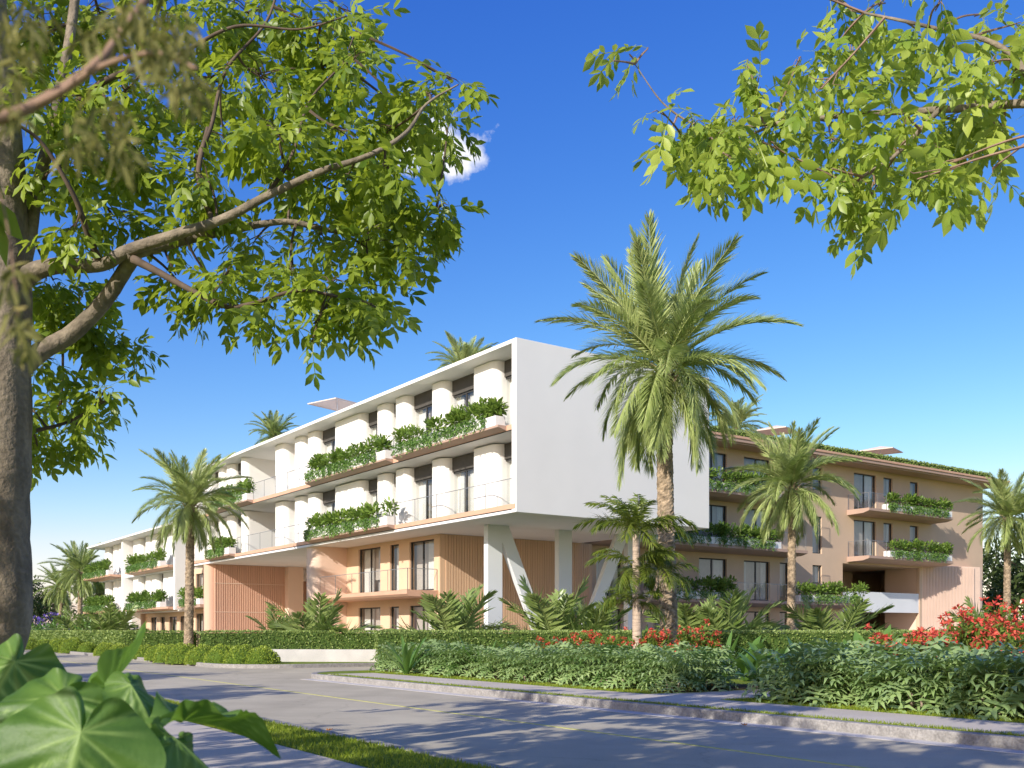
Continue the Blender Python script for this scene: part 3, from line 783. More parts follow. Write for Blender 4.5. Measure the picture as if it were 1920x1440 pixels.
T_Y = 9.0
tree = empty('street_tree', (at(0, 1184, T_Y).x-.15, T_Y, .14))
tag(tree, 'large leafy tree with a pale leaning trunk at the left edge', 'tree')
def tp(px, py, dy=0.0): return at(px, py, T_Y + dy) - tree.location
tb = MB(); db = MB()
base = Vector((-.32, .0, 0))
trunk_pts = [base + Vector((-.1, 0, -.05)), base + Vector((0, 0, .5)), tp(-8, 1180), tp(-4, 1000), tp(2, 850), tp(6, 700), tp(10, 560), tp(8, 420), tp(0, 250), tp(-20, 60), tp(-30, -150)]
trk = spline(trunk_pts, 6)
rads = [max(.09, .30 - .16*(i/len(trk))**1.3 + (.10*math.exp(-i/3.0))) for i in range(len(trk))]
tb.tube(trk, rads, 20, .035, R)
anch = []
L1 = limb(tb, [tp(18, 552), tp(60, 512, -.05), tp(110, 498, -.1), tp(190, 496, -.1), tp(240, 470, -.2), tp(330, 440, -.3), tp(420, 410, -.3), tp(500, 368, -.4), tp(600, 322, -.5), tp(690, 292, -.55), tp(760, 250, -.5), tp(800, 195, -.4), tp(860, 158, -.4)], .105, .006)
L2 = limb(tb, [tp(235, 478, -.18), tp(320, 456, 0), tp(440, 430, .2), tp(540, 416, .3), tp(650, 436, .4), tp(740, 415, .5), tp(830, 395, .5)], .07, .006)
L3 = limb(tb, [tp(30, 700), tp(75, 660, .1), tp(135, 625, .15), tp(195, 565, .1), tp(232, 510, .0), tp(258, 470, -.12)], .10, .06)
L4 = limb(db, [tp(250, 486, -.2), tp(300, 512, -.3), tp(360, 545, -.4), tp(420, 574, -.5), tp(470, 570, -.6), tp(560, 545, -.6), tp(650, 560, -.6)], .04, .012, 8)
L5 = limb(tb, [tp(30, 540), tp(52, 450, .1), tp(66, 370, .2), tp(95, 250, .3), tp(128, 90, .4), tp(150, -80, .5)], .095, .04)
L6 = limb(db, [tp(190, 498, -.1), tp(165, 440, -.3), tp(140, 370, -.5), tp(80, 270, -.7), tp(20, 225, -.9)], .04, .012, 8)
L7 = limb(db, [tp(100, 230, .3), tp(200, 150, .1), tp(320, 110, .3), tp(440, 50, .5), tp(560, 55, .6), tp(650, 30, .6)], .04, .006, 8)
L8 = limb(db, [tp(368, 300, .2), tp(395, 240, .2), tp(425, 130, .5), tp(500, 40, .8), tp(530, -60, .9)], .026, .01, 8)
L8b = limb(db, [tp(400, 418, -.3), tp(372, 330, .1), tp(390, 240, .2)], .03, .022, 8)
L9 = limb(db, [tp(20, 660, .2), tp(70, 650, .6), tp(140, 640, .9), tp(230, 650, 1.1)], .035, .01, 7)
L10 = limb(db, [tp(20, 830, .1), tp(60, 810, .3), tp(130, 790, .4), tp(200, 750, .5)], .03, .01, 7)
L11 = limb(db, [tp(500, 368, -.4), tp(548, 290, -.2), tp(580, 190, .1), tp(640, 120, .3), tp(670, 50, .4)], .024, .005, 7)
for l in (L1, L2, L4, L5, L6, L7, L8, L9, L10, L11): anch += l[3:]
tb.build('trunk', bark_grey, tree, smooth=True)
db.build('branches', twig_m, tree, smooth=True)
blobs = [(60,60,95),(190,50,100),(330,50,105),(470,45,95),(590,60,80),(660,45,55),(90,190,90),(230,190,95),(370,180,100),(500,165,95),(610,165,75),(668,120,45),
         (745,210,55),(800,190,45),(850,165,34),(420,275,80),(530,265,80),(640,260,70),(725,262,60),(800,270,48),(840,250,30),(110,320,70),(290,330,70),(390,350,62),
         (560,345,50),(650,350,55),(720,330,50),(690,410,62),(770,410,58),(825,398,32),(600,455,60),(690,480,62),(760,475,48),(800,440,34),(480,462,46),(545,520,52),(620,545,58),(690,555,48),
         (400,545,40),(355,570,36),(440,585,38),(510,590,34),(650,600,36),(590,622,26),(585,655,14),(705,590,28),(360,420,40),(215,420,48),(140,440,34),(300,440,34),(250,300,60),(160,250,70),(10,120,70),(20,330,60),
         (120,585,50),(185,630,44),(235,655,32),(100,540,38),(70,600,34),(90,690,28),(150,560,40),(130,770,34),(180,748,30),(110,820,38),(70,850,26),(150,810,30),(200,740,18),(60,780,30),
         (620,370,34),(750,360,30),(430,520,30),(330,530,26)]
cl = []
rb = random.Random(5)
for (x, y, r) in blobs:
    dy = rb.uniform(-.45, 1.5) if y < 480 else (rb.uniform(-.7, .3) if x > 300 else rb.uniform(.5, 1.4))
    p = at(x, y-14, T_Y+dy) - tree.location
    cl.append((tuple(p), r/F_PX*(T_Y+dy)*.80))
rx = random.Random(9)                                # the crown goes on above and beside the picture
for k in range(12):
    cl.append(((rx.uniform(-4.2, -.8), rx.uniform(-2.5, 2.5), rx.uniform(5.8, 8.6)), rx.uniform(.4, .7)))
for k in range(20):
    cl.append(((rx.uniform(-3.6, .9), rx.uniform(-5.2, -2.2), rx.uniform(3.9, 6.6)), rx.uniform(.4, .7)))
for k in range(8):
    cl.append(((rx.uniform(-4.8, -1.4), rx.uniform(-2.5, 3.0), rx.uniform(3.6, 6.2)), rx.uniform(.4, .7)))
cl_out = cl[len(blobs):]; cl = cl[:len(blobs)]
me2, _, _ = crown_mesh('upper_crown', cl_out, 480, .46, 22)
o = link('upper_crown', me2, tree, leaf_tree); o['kind'] = 'stuff'
me, P_, ix = crown_mesh('crown', cl, 1950, .295, 21, pairs=3, dens_pow=1.35, lw=1.0, flat=.62)
o = link('crown', me, tree, leaf_tree); o['kind'] = 'stuff'
tm_ = MB(); twigs(tm_, anch, cl, P_, ix, 7, 4, .010)
o = tm_.build('twigs', twig_m, tree); o['kind'] = 'stuff'

# ---- shade trees along the near verge: same kind, left of and behind the viewer
def shade_tree(seed):
    t = empty('street_tree'); rn = random.Random(seed); mb = MB()
    mb.tube(spline([(0, 0, -.05), (.05, .05, 1.5), (-.1, .1, 3.2), (.05, 0, 5.0), (0, .1, 7.0)], 4), [.28 - .2*i/16 for i in range(17)], 10, .04, rn)
    c = []; an = []
    for k in range(12):
        a = k*2.4; h = 3.0 + 3.6*k/12; r_ = 2.9*(1 - .35*k/12)
        tip = Vector((math.cos(a)*r_, math.sin(a)*r_, h+1.1+rn.uniform(0, .8)))
        an += limb(mb, [(0, 0, h), (math.cos(a)*r_*.5, math.sin(a)*r_*.5, h+.5), tip], .07, .02, 6, 4)
        for j in range(3):
            f_ = (.55, .8, 1.0)[j]
            c.append(((tip.x*f_+rn.uniform(-.5, .5), tip.y*f_+rn.uniform(-.5, .5), h+.9*f_+rn.uniform(.2, .8)), rn.uniform(.5, .85)))
    mb.build('trunk', bark_grey, t, smooth=True)
    m_, _, _ = crown_mesh('crown', c, 1150, .5, seed)
    o_ = link('crown', m_, t, leaf_tree); o_['kind'] = 'stuff'
    return t
st0 = shade_tree(31)
def qp(x, y):
    d = Vector((x, y, 0)) - O_RD
    return d.dot(E_DIR), d.dot(N_DIR)
spots = [(*qp(-4.7, 2.2), .88, 'leafy shade tree beside the viewer, seen only by its shadow on the near road'),
         (*qp(-3.5, .7), .92, 'leafy shade tree close to the viewer, seen only by its shadow at the lower right'),
         (5.5, -12.2, 1.0, 'leafy shade tree left of the big trunk, shading the middle of the road'),
         (17.0, -9.5, .95, 'second leafy shade tree beyond the big trunk, shading the driveway mouth'),
         (30.0, -9.8, 1.0, 'third leafy shade tree down the near verge, shading the far road'),
         (46.0, -9.5, 1.0, 'fourth leafy shade tree down the near verge, shading the road by the round bushes'),
         (64.0, -10.0, 1.05, 'last leafy shade tree down the near verge, near the far bend')]
for i, (q, p, s, lb) in enumerate(spots):
    o = st0 if i == 0 else copy_tree(st0)
    o.location = road(q, p, .14); o.rotation_euler = (0, 0, i*1.3); o.scale = (s, s, s)
    tag(o, lb, 'tree', 'shade trees along the near verge')

# ---- tree whose branch hangs in from the right
rt = empty('street_tree', (5.6, .5, .14))
tag(rt, 'bright green leafy branch of a tree reaching in at the upper right', 'tree')
rtb = MB()
def rp_(px, py, Y): return at(px, py, Y) - rt.location
rtb.tube(spline([(0, 0, -.1), (.05, 0, 1.6), (-.05, .1, 3.2), (0, .1, 4.6), (.1, -.2, 6.5), (.2, -.3, 8.2)], 5), [.24 - .19*i/25 for i in range(26)], 14, .04, R)
B1 = limb(rtb, [(0, .1, 3.9), (-.1, 2.2, 4.4), rp_(2150, 240, 5.5), rp_(1960, 195, 6.6), rp_(1780, 205, 7.2), rp_(1600, 215, 7.7), rp_(1450, 232, 8.0), rp_(1330, 240, 8.1), rp_(1250, 200, 8.1), rp_(1190, 120, 8.1)], .06, .003, 9)
B2 = limb(rtb, [rp_(1760, 207, 7.2), rp_(1680, 290, 7.2), rp_(1600, 350, 7.3), rp_(1590, 440, 7.4)], .022, .008, 7)
B3 = limb(rtb, [rp_(1960, 195, 6.6), rp_(1880, 90, 6.8), rp_(1740, 50, 7.0), rp_(1600, 20, 7.2)], .03, .008, 7)
B4 = limb(rtb, [rp_(1450, 235, 8.0), rp_(1380, 260, 7.9), rp_(1290, 270, 7.9)], .015, .006, 6)
rtb.build('trunk', bark_grey, rt, smooth=True)
b2 = [(1180,125,26),(1215,115,20),(1150,138,14),(1240,232,30),(1300,250,46),(1250,280,34),(1340,290,50),(1380,250,50),(1420,180,38),(1400,140,24),(1430,290,40),(1470,240,55),(1540,190,58),(1560,120,40),(1500,130,34),(1600,110,42),
      (1640,180,60),(1620,260,64),(1560,290,50),(1700,230,64),(1680,310,56),(1600,360,46),(1560,340,38),(1640,370,40),(1740,300,54),(1790,250,60),(1780,330,44),(1720,360,36),(1840,210,60),(1880,270,52),(1900,180,50),(1860,140,52),(1790,120,52),
      (1720,80,44),(1660,30,42),(1560,20,34),(1760,30,46),(1840,50,46),(1520,10,20),(1900,70,44),(1620,430,30),(1600,460,18),(1625,400,30),(1590,395,24),(1330,335,24),(1300,330,22),(1370,320,26),(1450,330,20),(1860,340,20),(1880,370,12)]
c2 = []
for (x, y, r) in b2:
    Yd = 7.6 + rb.uniform(-.55, .55) if x < 1700 else 7.0 + rb.uniform(-.6, .6)
    c2.append((tuple(rp_(x, y-24, Yd)), r/F_PX*Yd*.76))
nb2 = len(c2)
for k in range(26): c2.append(((rx.uniform(-1.6, 3.2), rx.uniform(-2.6, 3.4), rx.uniform(5.6, 8.6)), rx.uniform(.4, .7)))
me2, _, _ = crown_mesh('upper_crown', c2[nb2:], 330, .46, 53)
o = link('upper_crown', me2, rt, leaf_bright); o['kind'] = 'stuff'
c2 = c2[:nb2]
me, P_, ix = crown_mesh('crown', c2, 480, .29, 52, pairs=3, dens_pow=1.7, lw=1.05, flat=.66)
o = link('crown', me, rt, leaf_bright); o['kind'] = 'stuff'
tm_ = MB(); twigs(tm_, B1[6:] + B2 + B3 + B4, c2, P_, ix, 6, 8, .007)
o = tm_.build('twigs', twig_pink, rt); o['kind'] = 'stuff'

# ---- willowy olive branch close overhead at the upper left, out of focus
ob = empty('olive_tree', (-2.3, .6, .14))
tag(ob, 'blurred olive-brown branch close to the viewer at the upper left corner', 'tree')
def op_(px, py, Y): return at(px, py, Y*.58) - ob.location
obm = MB()
obm.tube(spline([(0, 0, -.1), (.03, .05, 1.2), (.05, .1, 2.2), (-.1, .2, 3.2), (0, .3, 4.2)], 4), [.11 - .08*i/16 for i in range(17)], 10, .05, R)
W1 = limb(obm, [(.05, .1, 2.0), op_(-420, 290, 1.3), op_(-160, 262, 1.33), op_(-40, 232, 1.37), op_(60, 200, 1.4), op_(170, 130, 1.45), op_(230, 60, 1.5), op_(300, -40, 1.55)], .008, .0035, 7)
W2 = limb(obm, [op_(60, 200, 1.4), op_(110, 175, 1.4), op_(190, 125, 1.4), op_(290, 100, 1.4), op_(370, 130, 1.4)], .004, .002, 6)
W3 = limb(obm, [op_(-60, 235, 1.35), op_(-10, 330, 1.4), op_(15, 430, 1.4), op_(28, 530, 1.4), op_(40, 640, 1.45)], .0014, .0006, 6)
obm.build('trunk', twig_pink, ob, smooth=True)
g = np.random.default_rng(77)
ctr = [(40,40,60,90),(10,120,50,60),(250,40,55,110),(300,110,55,110),(350,160,35,70),(200,230,55,90),(150,260,40,50),(230,290,30,36),(330,60,40,60),(20,200,30,30),(20,520,26,34),(35,600,26,34),(45,650,18,22),(180,60,40,50)]
PP, DD = [], []
for (x, y, r, n) in ctr:
    for k in range(int(n*.7)):
        a, q = g.uniform(0, 6.28), r*g.uniform(0, 1)**.5
        PP.append(list(op_(x+q*math.cos(a), y+q*math.sin(a), g.uniform(1.25, 1.6)))); DD.append((g.normal(0.15, .5), g.normal(0, .5), g.normal(-.7, .4)))
PP, DD = np.array(PP), np.array(DD)
v, f = scatter(np.array(LEAF_V)*np.array([1, .45, 1]), LEAF_F, PP, frames(DD, g.normal(0, .8, len(DD))), g.uniform(.016, .028, len(DD)))
o = link('foliage', tri_mesh('foliage', v, f, np.repeat(g.uniform(0, 1, len(PP)), len(LEAF_V))), ob, leaf_olive); o['kind'] = 'stuff'

# ------------------------------------------------------------------ palms
def frond(length, a0, a1, n, leaf, width, vee, seed, hang=.25, petiole=.1, phi=(62, 22), rib=.022, power=1.15):
    """pinnate palm leaf rising at a0 and bending to a1 (degrees), growing along +x"""
    g = np.random.default_rng(seed); m = 26
    ts = np.linspace(0, 1, m); ang = np.radians(a0 + (a1-a0)*ts**power)
    ds = length/(m-1)
    sway = g.normal(0, .06)
    X = np.concatenate([[0], np.cumsum(np.cos(ang[:-1])*ds)]); Zz = np.concatenate([[0], np.cumsum(np.sin(ang[:-1])*ds)])
    Y = sway*length*ts**2
    verts, faces, tint = [], [], []
    def pos(t):
        return np.array([np.interp(t, ts, X), np.interp(t, ts, Y), np.interp(t, ts, Zz)]), np.interp(t, ts, ang)
    for i in range(m):                     # rib, triangular in section
        w = rib*(1-.85*ts[i]); c = np.array([X[i], Y[i], Zz[i]]); nrm = np.array([-math.sin(ang[i]), 0, math.cos(ang[i])])
        verts += [c+np.array([0, w, 0]), c-np.array([0, w, 0]), c-nrm*w*1.2]; tint += [.75]*3
    for i in range(m-1):
        a, b = 3*i, 3*i+3
        for p, q in ((0, 1), (1, 2), (2, 0)): faces += [(a+p, a+q, b+q), (a+p, b+q, b+p)]
    for k in range(n):
        t = petiole + (1-petiole)*(k+.5)/n
        c, an = pos(t); T = np.array([math.cos(an), sway*2*t, math.sin(an)]); T /= np.linalg.norm(T)
        nr = np.array([-math.sin(an), 0, math.cos(an)])
        ph = math.radians(phi[0] + (phi[1]-phi[0])*((t-petiole)/(1-petiole)))
        ll = leaf*(math.sin(math.pi*min(1, .16+.80*((t-petiole)/(1-petiole))**.85))**.6)
        for s in (-1, 1):
            ve = math.radians(vee + g.normal(0, 13)); phj = ph + g.normal(0, .08); lj = ll*g.uniform(.85, 1.1)
            side = np.array([0, s, 0])*math.cos(ve) + nr*math.sin(ve)
            d = T*math.cos(phj) + side*math.sin(phj)
            wv = np.cross(d, nr); wv /= max(1e-6, np.linalg.norm(wv)); wv = wv*math.cos(.5) + nr*math.sin(.5)*s
            b = len(verts)
            p1 = c + d*lj*.45 - np.array([0, 0, hang*.22*lj]); p2 = c + d*lj - np.array([0, 0, hang*lj*g.uniform(.7, 1.3)])
            verts += [c - T*width*.35, c + T*width*.35, p1 + wv*width*.5, p1 - wv*width*.5, p2]
            faces += [(b, b+1, b+2), (b, b+2, b+3), (b+3, b+2, b+4)]
            tt = np.clip(.45 + g.normal(0, .18), 0, 1); tint += [tt]*5
    return np.array(verts), np.array(faces), np.array(tint)

def frond_set(name, specs, mat):
    out = []
    for sp in specs:
        v, f, t = frond(**sp); me_ = tri_mesh(name, v, f, t); me_.materials.append(mat); out.append(me_)
    return out
PH = dict(length=1.0, n=112, leaf=.235, width=.0105, vee=26, hang=.10, rib=.008, phi=(56, 20))
date_f = {k: frond_set('frond', [dict(PH, a0=a, a1=b, seed=s, hang=h) for s in (i*10+1, i*10+2)], leaf_palm)
          for i, (k, a, b, h) in enumerate((('up', 84, 62, .05), ('high', 66, 30, .08), ('mid', 44, -14, .12), ('low', 18, -52, .2), ('drop', -12, -82, .35), ('hang', -48, -88, .45)))}

def palm_trunk_mesh(name, h, r0, r1, bend, seed, kind='date'):
    rn = random.Random(seed); n = int(h*(14 if kind == 'date' else 16)); seg = 20
    mb = MB(); n0 = 0
    for i in range(n+1):
        t = i/n; z = h*t
        cx_ = bend[0]*math.sin(t*1.6) ; cy_ = bend[1]*t*t
        for k in range(seg):
            th = 2*math.pi*k/seg
            if kind == 'date':
                ph = (z*4.2 + k/seg*5) % 1.0; row = (z*4.2 + (k/seg*5)) // 1
                sc = ((k/seg*9 + row*.5) % 1.0)
                bump = .16*(1-ph)*(.55+.45*math.sin(sc*math.pi)) + rn.uniform(-.03, .03)
                rr = (r0 + (r1-r0)*t)*(1+bump-.06) + .12*r0*math.exp(-z/.35)
            else:
                ph = (z*9) % 1.0
                rr = (r0 + (r1-r0)*t**.7)*(1 + (.045 if ph < .2 else 0) + rn.uniform(-.008, .008)) + .25*r0*math.exp(-z/.3)
            mb.v.append((cx_+rr*math.cos(th), cy_+rr*math.sin(th), z))
    for i in range(n):
        for k in range(seg):
            j = (k+1) % seg; mb.f.append((i*seg+k, i*seg+j, (i+1)*seg+j, (i+1)*seg+k))
    mb.f.append(tuple(n*seg+k for k in range(seg)))
    return mb.mesh(name, smooth=(kind != 'date')), Vector((bend[0]*math.sin(1.6), bend[1], h))

def date_palm(base, h, crown_r, r0, r1, label, seed, bend=(0, 0), layers=None, group=None, name='date_palm', rot=0.0):
    t = empty(name, base, rot); tag(t, label, 'palm tree', group)
    rn = random.Random(seed)
    me_, top = palm_trunk_mesh('trunk', h, r0, r1, bend, seed)
    link('trunk', me_, t, palm_bark)
    boot = MB()                                          # cut leaf bases just below the crown
    for k in range(26):
        a = k*2.4; z = h - .05 - .035*k*h/9
        d = Vector((math.cos(a), math.sin(a), .9)); p = top + Vector((math.cos(a)*r1*.8, math.sin(a)*r1*.8, z-h))
        boot.tube([p, p + d*.16, p + d*.3], [.05, .04, .02], 5)
    boot.build('leaf_bases', palm_bark, t)
    layers = layers or (('up', 5, .86), ('high', 9, 1.0), ('mid', 11, 1.0), ('low', 10, .95), ('drop', 9, .88), ('hang', 8, .78))
    k = 0
    for (kind, cnt, ls) in layers:
        for j in range(cnt):
            k += 1
            a = k*2.39996 + rn.uniform(-.2, .2)
            o_ = link('frond', date_f[kind][rn.randrange(2)], t)
            s = crown_r*ls*rn.uniform(.88, 1.1)
            o_.location = top + Vector((math.cos(a)*r1*.5, math.sin(a)*r1*.5, rn.uniform(-.25, .2)*crown_r/3.6))
            o_.rotation_euler = (rn.uniform(-.35, .35), rn.uniform(-.12, .12), a)
            o_.scale = (s, s, s)
    return t

def gpt(px, Y, z=.14): p = at(px, HORIZON, Y); return Vector((p.x, p.y, z))
date_palm(gpt(1257, 32), 9.9, 4.25, .29, .24, 'tallest date palm, thick shaggy trunk, in front of the white end wall', 101, (-.2, 0),
          (('up', 7, .98), ('high', 10, 1.0), ('mid', 11, .96), ('low', 11, .88), ('drop', 11, .78), ('hang', 13, .80)))
date_palm(gpt(1482, 49), 8.5, 3.5, .21, .18, 'date palm in front of the brown rear wing, right of the tallest palm', 102, (.1, .1))
date_palm(gpt(1886, 56), 7.8, 2.95, .20, .17, 'date palm at the right edge beyond the slatted stair tower', 103, (.1, 0))
date_palm(gpt(353, 52), 8.0, 3.3, .24, .2, 'date palm left of the terracotta slatted wall, behind round bushes', 104, (.1, 0))
date_palm(at(869, HORIZON, 72) + Vector((0, 0, -1.4)), 20.3, 2.9, .25, .2, 'palm crown showing above the white roof near its tall corner', 105, (.1, 0))
date_palm(at(512, HORIZON, 96) + Vector((0, 0, -1.4)), 20.2, 2.9, .25, .2, 'palm crown showing above the white roof towards its far end', 106, (.1, 0))
date_palm(at(1378, HORIZON, 82) + Vector((0, 0, -1.4)), 18.2, 2.9, .25, .2, 'palm crown behind the brown roof, half hidden by the tallest palm', 107, (.1, 0))
for i, (px, Y, h, r, lb) in enumerate(((148, 108, 7.8, 3.9, 'tallest palm of the clump at the far left end'), (112, 116, 6.4, 3.4, 'leftmost palm of the far left clump'),
                                      (184, 112, 5.6, 3.4, 'palm of the far left clump nearest the white block'))):
    date_palm(gpt(px, Y), h, r, .26, .22, lb, 110+i, (.15, 0), group='palms at the far left')

# ---- feathery smaller palm with a ringed trunk
KE = dict(length=1.0, n=34, leaf=.30, width=.024, vee=8, hang=.38, rib=.010, phi=(68, 35), petiole=.16)
kentia_f = frond_set('frond', [dict(KE, a0=a, a1=b, seed=s) for (a, b, s) in ((75, 20, 1), (62, -10, 2), (48, -45, 3), (30, -70, 4), (10, -80, 5), (55, -30, 6))], leaf_kentia)
kp = empty('feather_palm', gpt(1196, 29.5)); tag(kp, 'small dark feathery palm with a smooth ringed trunk beside the tallest palm', 'palm tree')
me_, top = palm_trunk_mesh('trunk', 4.35, .17, .10, (-.05, 0), 5, 'ring')
link('trunk', me_, kp, ring_bark)
rn = random.Random(15)
heads = [(Vector((-.05, 0, 4.25)), 1.8, 17, (0, 1, 2, 2, 3)), (Vector((-.1, .1, 3.2)), 1.55, 13, (2, 3, 4, 5)), (Vector((.62, .25, 3.15)), 1.3, 14, (1, 2, 3, 4, 5)), (Vector((-.25, 0, 2.2)), 1.35, 10, (2, 3, 4, 5))]
sm = MB(); sm.tube(spline([(-.05, 0, 1.6), (.3, .12, 2.2), (.58, .24, 2.7), (.62, .25, 3.2)], 4), [.05]*13, 7); sm.build('side_stem', ring_bark, kp, smooth=True)
k = 0
for (c, ln_, cnt, ks) in heads:
    for j in range(cnt):
        k += 1; a = k*2.39996 + rn.uniform(-.25, .25); s = ln_*rn.uniform(.85, 1.12)
        o_ = link('frond', kentia_f[ks[j % len(ks)]], kp); o_.location = c + Vector((0, 0, rn.uniform(-.15, .15)))
        o_.rotation_euler = (rn.uniform(-.4, .4), 0, a); o_.scale = (s, s, s)

# ---- low palms behind the hedge
LO = dict(length=1.0, n=30, leaf=.34, width=.034, vee=14, hang=.10, rib=.013, phi=(66, 30), petiole=.12)
low_f = frond_set('frond', [dict(LO, a0=a, a1=b, seed=s) for (a, b, s) in ((82, 58, 1), (68, 25, 2), (52, -12, 3), (38, -38, 4), (74, 40, 6))], leaf_low)
low_spots = [(528, 50, 2.0, 'low palm clump against the slatted wall at the driveway passage'), (594, 47, 2.6, 'spreading low palm behind the hedge left of the peach balcony'),
             (852, 41, 2.75, 'spreading low palm behind the hedge, left of the front white column'), (1040, 41, 2.75, 'spreading low palm behind the hedge, right of the first slanting strut'),
             (1112, 42, 2.55, 'spreading low palm behind the hedge, left of the small feathery palm'), (1296, 40, 2.3, 'low palm just right of the tallest palm trunk'),
             (1368, 39, 2.6, 'low palm behind the hedge midway between the two shaggy palm trunks'), (1566, 40, 2.4, 'dark low palm in front of the parking deck'),
             (1520, 42, 1.8, 'small low palm right of the second shaggy trunk'), (1420, 44, 1.5, 'small low palm left of the second shaggy trunk'),
             (205, 82, 4.0, 'low palm in front of the far white block'), (150, 88, 3.4, 'low palm behind the far hedge below the clump'), (1862, 52, 2.4, 'dark low palm by the stair tower at the right')]
for i, (px, Y, ln_, lb) in enumerate(low_spots):
    t = empty('low_palm', gpt(px, Y, .12)); tag(t, lb, 'palm', 'low palms behind the hedges'); rn = random.Random(300+i)
    for j in range(15):
        a = j*2.39996 + rn.uniform(-.3, .3)
        ks = (0, 4, 1, 1, 2, 2, 3)[min(6, j//2)]
        o_ = link('frond', low_f[ks], t); s = ln_*rn.uniform(.8, 1.1)*(1.18 if Y < 60 else .95)
        o_.location = (math.cos(a)*.06, math.sin(a)*.06, .25); o_.rotation_euler = (rn.uniform(-.3, .3), 0, a); o_.scale = (s, s, s)
    cr_ = MB(); cr_.tube([(0, 0, -.05), (0, 0, .2), (0, 0, .42)], [.16, .15, .06], 9, .1, rn); cr_.build('stem', palm_bark, t)

# ------------------------------------------------------------------ hedges, round bushes, low walls
def hedge(name, a, b, thick, z0, z1, dens, leaf, label, seed, mat=leaf_hedge, cat='hedge', parent_label=None):
    a, b = Vector((a[0], a[1], 0)), Vector((b[0], b[1], 0)); d = (b-a); Lh = d.length
    ang = math.atan2(d.y, d.x)
    t = empty(name, a, ang); tag(t, label, cat)
    t.location.z = 0
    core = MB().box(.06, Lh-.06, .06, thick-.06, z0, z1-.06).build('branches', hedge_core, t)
    g = np.random.default_rng(seed); parts = []
    faces_ = [(Lh*(z1-z0), lambda n: (np.stack([g.uniform(0, Lh, n), g.normal(.0, .03, n), g.uniform(z0, z1, n)], 1), np.array([0, -1, .35]))),
              (Lh*thick, lambda n: (np.stack([g.uniform(0, Lh, n), g.uniform(0, thick, n), z1+g.normal(0, .02, n)], 1), np.array([0, 0, 1.0]))),
              (thick*(z1-z0), lambda n: (np.stack([g.normal(0, .03, n), g.uniform(0, thick, n), g.uniform(z0, z1, n)], 1), np.array([-1, 0, .3]))),
              (thick*(z1-z0), lambda n: (np.stack([Lh+g.normal(0, .03, n), g.uniform(0, thick, n), g.uniform(z0, z1, n)], 1), np.array([1, 0, .3])))]
    for (ar, fn) in faces_:
        n = int(ar*dens); P, nn = fn(n)
        D = nn + g.normal(0, .65, (n, 3))
        v, f = scatter(QUAD_V, QUAD_F, P - unit(D)*leaf*.35, frames(D, g.uniform(-3, 3, n)), g.uniform(leaf*.7, leaf*1.3, n))
        parts.append((v, f, np.repeat(np.clip(g.normal(.5, .28, n), 0, 1), 4)))
    v, f, tn = join(parts)
    o_ = link('foliage', tri_mesh('foliage', v, f, tn), t, mat); o_['kind'] = 'stuff'
    return t
hedge('hedge', (-4.85, 35.5), (22, 33.5), 1.0, .12, 1.49, 330, .085, 'long clipped hedge behind the planting bed and red flowers', 1)
hedge('hedge', (-14.2, 45.2), (-3.5, 44.0), 1.0, .64, 1.49, 300, .095, 'clipped hedge standing on the low concrete wall by the driveway', 2)
hedge('hedge', (-23.6, 60.5), (-19.3, 59.5), 1.0, .12, 1.49, 200, .12, 'short hedge left of the date palm trunk, before the white column', 3)
hedge('hedge', (-55, 107), (-24.2, 62), 1.0, .12, 1.48, 110, .16, 'long far hedge running beside the road at the left', 4)
hw_ = MB().box(0, 10.4, 0, .3, 0, .70)
hwo = hw_.build('low_wall', concrete, None, bevel=.02); hwo.location = (-13.6, 44.95, 0); hwo.rotation_euler = (0, 0, math.atan2(-1.2, 10.7))
tag(hwo, 'low grey concrete retaining wall under the driveway hedge', 'wall')

def ball_mesh(seed, n, leaf):
    g = np.random.default_rng(seed)
    N_ = unit(g.normal(0, 1, (n, 3))); N_[:, 2] = np.abs(N_[:, 2])*1.0 - .12; N_ = unit(N_)
    bump = 1 + .05*np.sin(N_[:, 0]*7+seed) + .05*np.sin(N_[:, 1]*8+2*seed)
    P = N_*bump[:, None]*np.array([1, 1, .86])
    D = N_ + g.normal(0, .5, (n, 3)) + np.array([0, 0, .25])
    v, f = scatter(QUAD_V, QUAD_F, P*.96, frames(D, g.uniform(-3, 3, n)), g.uniform(leaf*.7, leaf*1.3, n))
    return tri_mesh('foliage', v, f, np.repeat(np.clip(g.normal(.5, .28, n), 0, 1), 4))
def dome(r=.93, seg=20, rings=9):
    mb = MB()
    for i in range(rings+1):
        a = math.pi/2*i/rings - .12
        for k in range(seg):
            th = 2*math.pi*k/seg; mb.v.append((r*math.cos(a)*math.cos(th), r*math.cos(a)*math.sin(th), r*.86*math.sin(a)))
    for i in range(rings):
        for k in range(seg):
            j = (k+1) % seg; mb.f.append((i*seg+k, i*seg+j, (i+1)*seg+j, (i+1)*seg+k))
    mb.f.append(tuple(rings*seg+k for k in range(seg)))
    return mb.mesh('branches', True)
ball_l = [ball_mesh(s, 2600, .085) for s in (1, 2, 3)]
for m_ in ball_l: m_.materials.append(leaf_ball)
dm = dome(); dm.materials.append(ball_core)
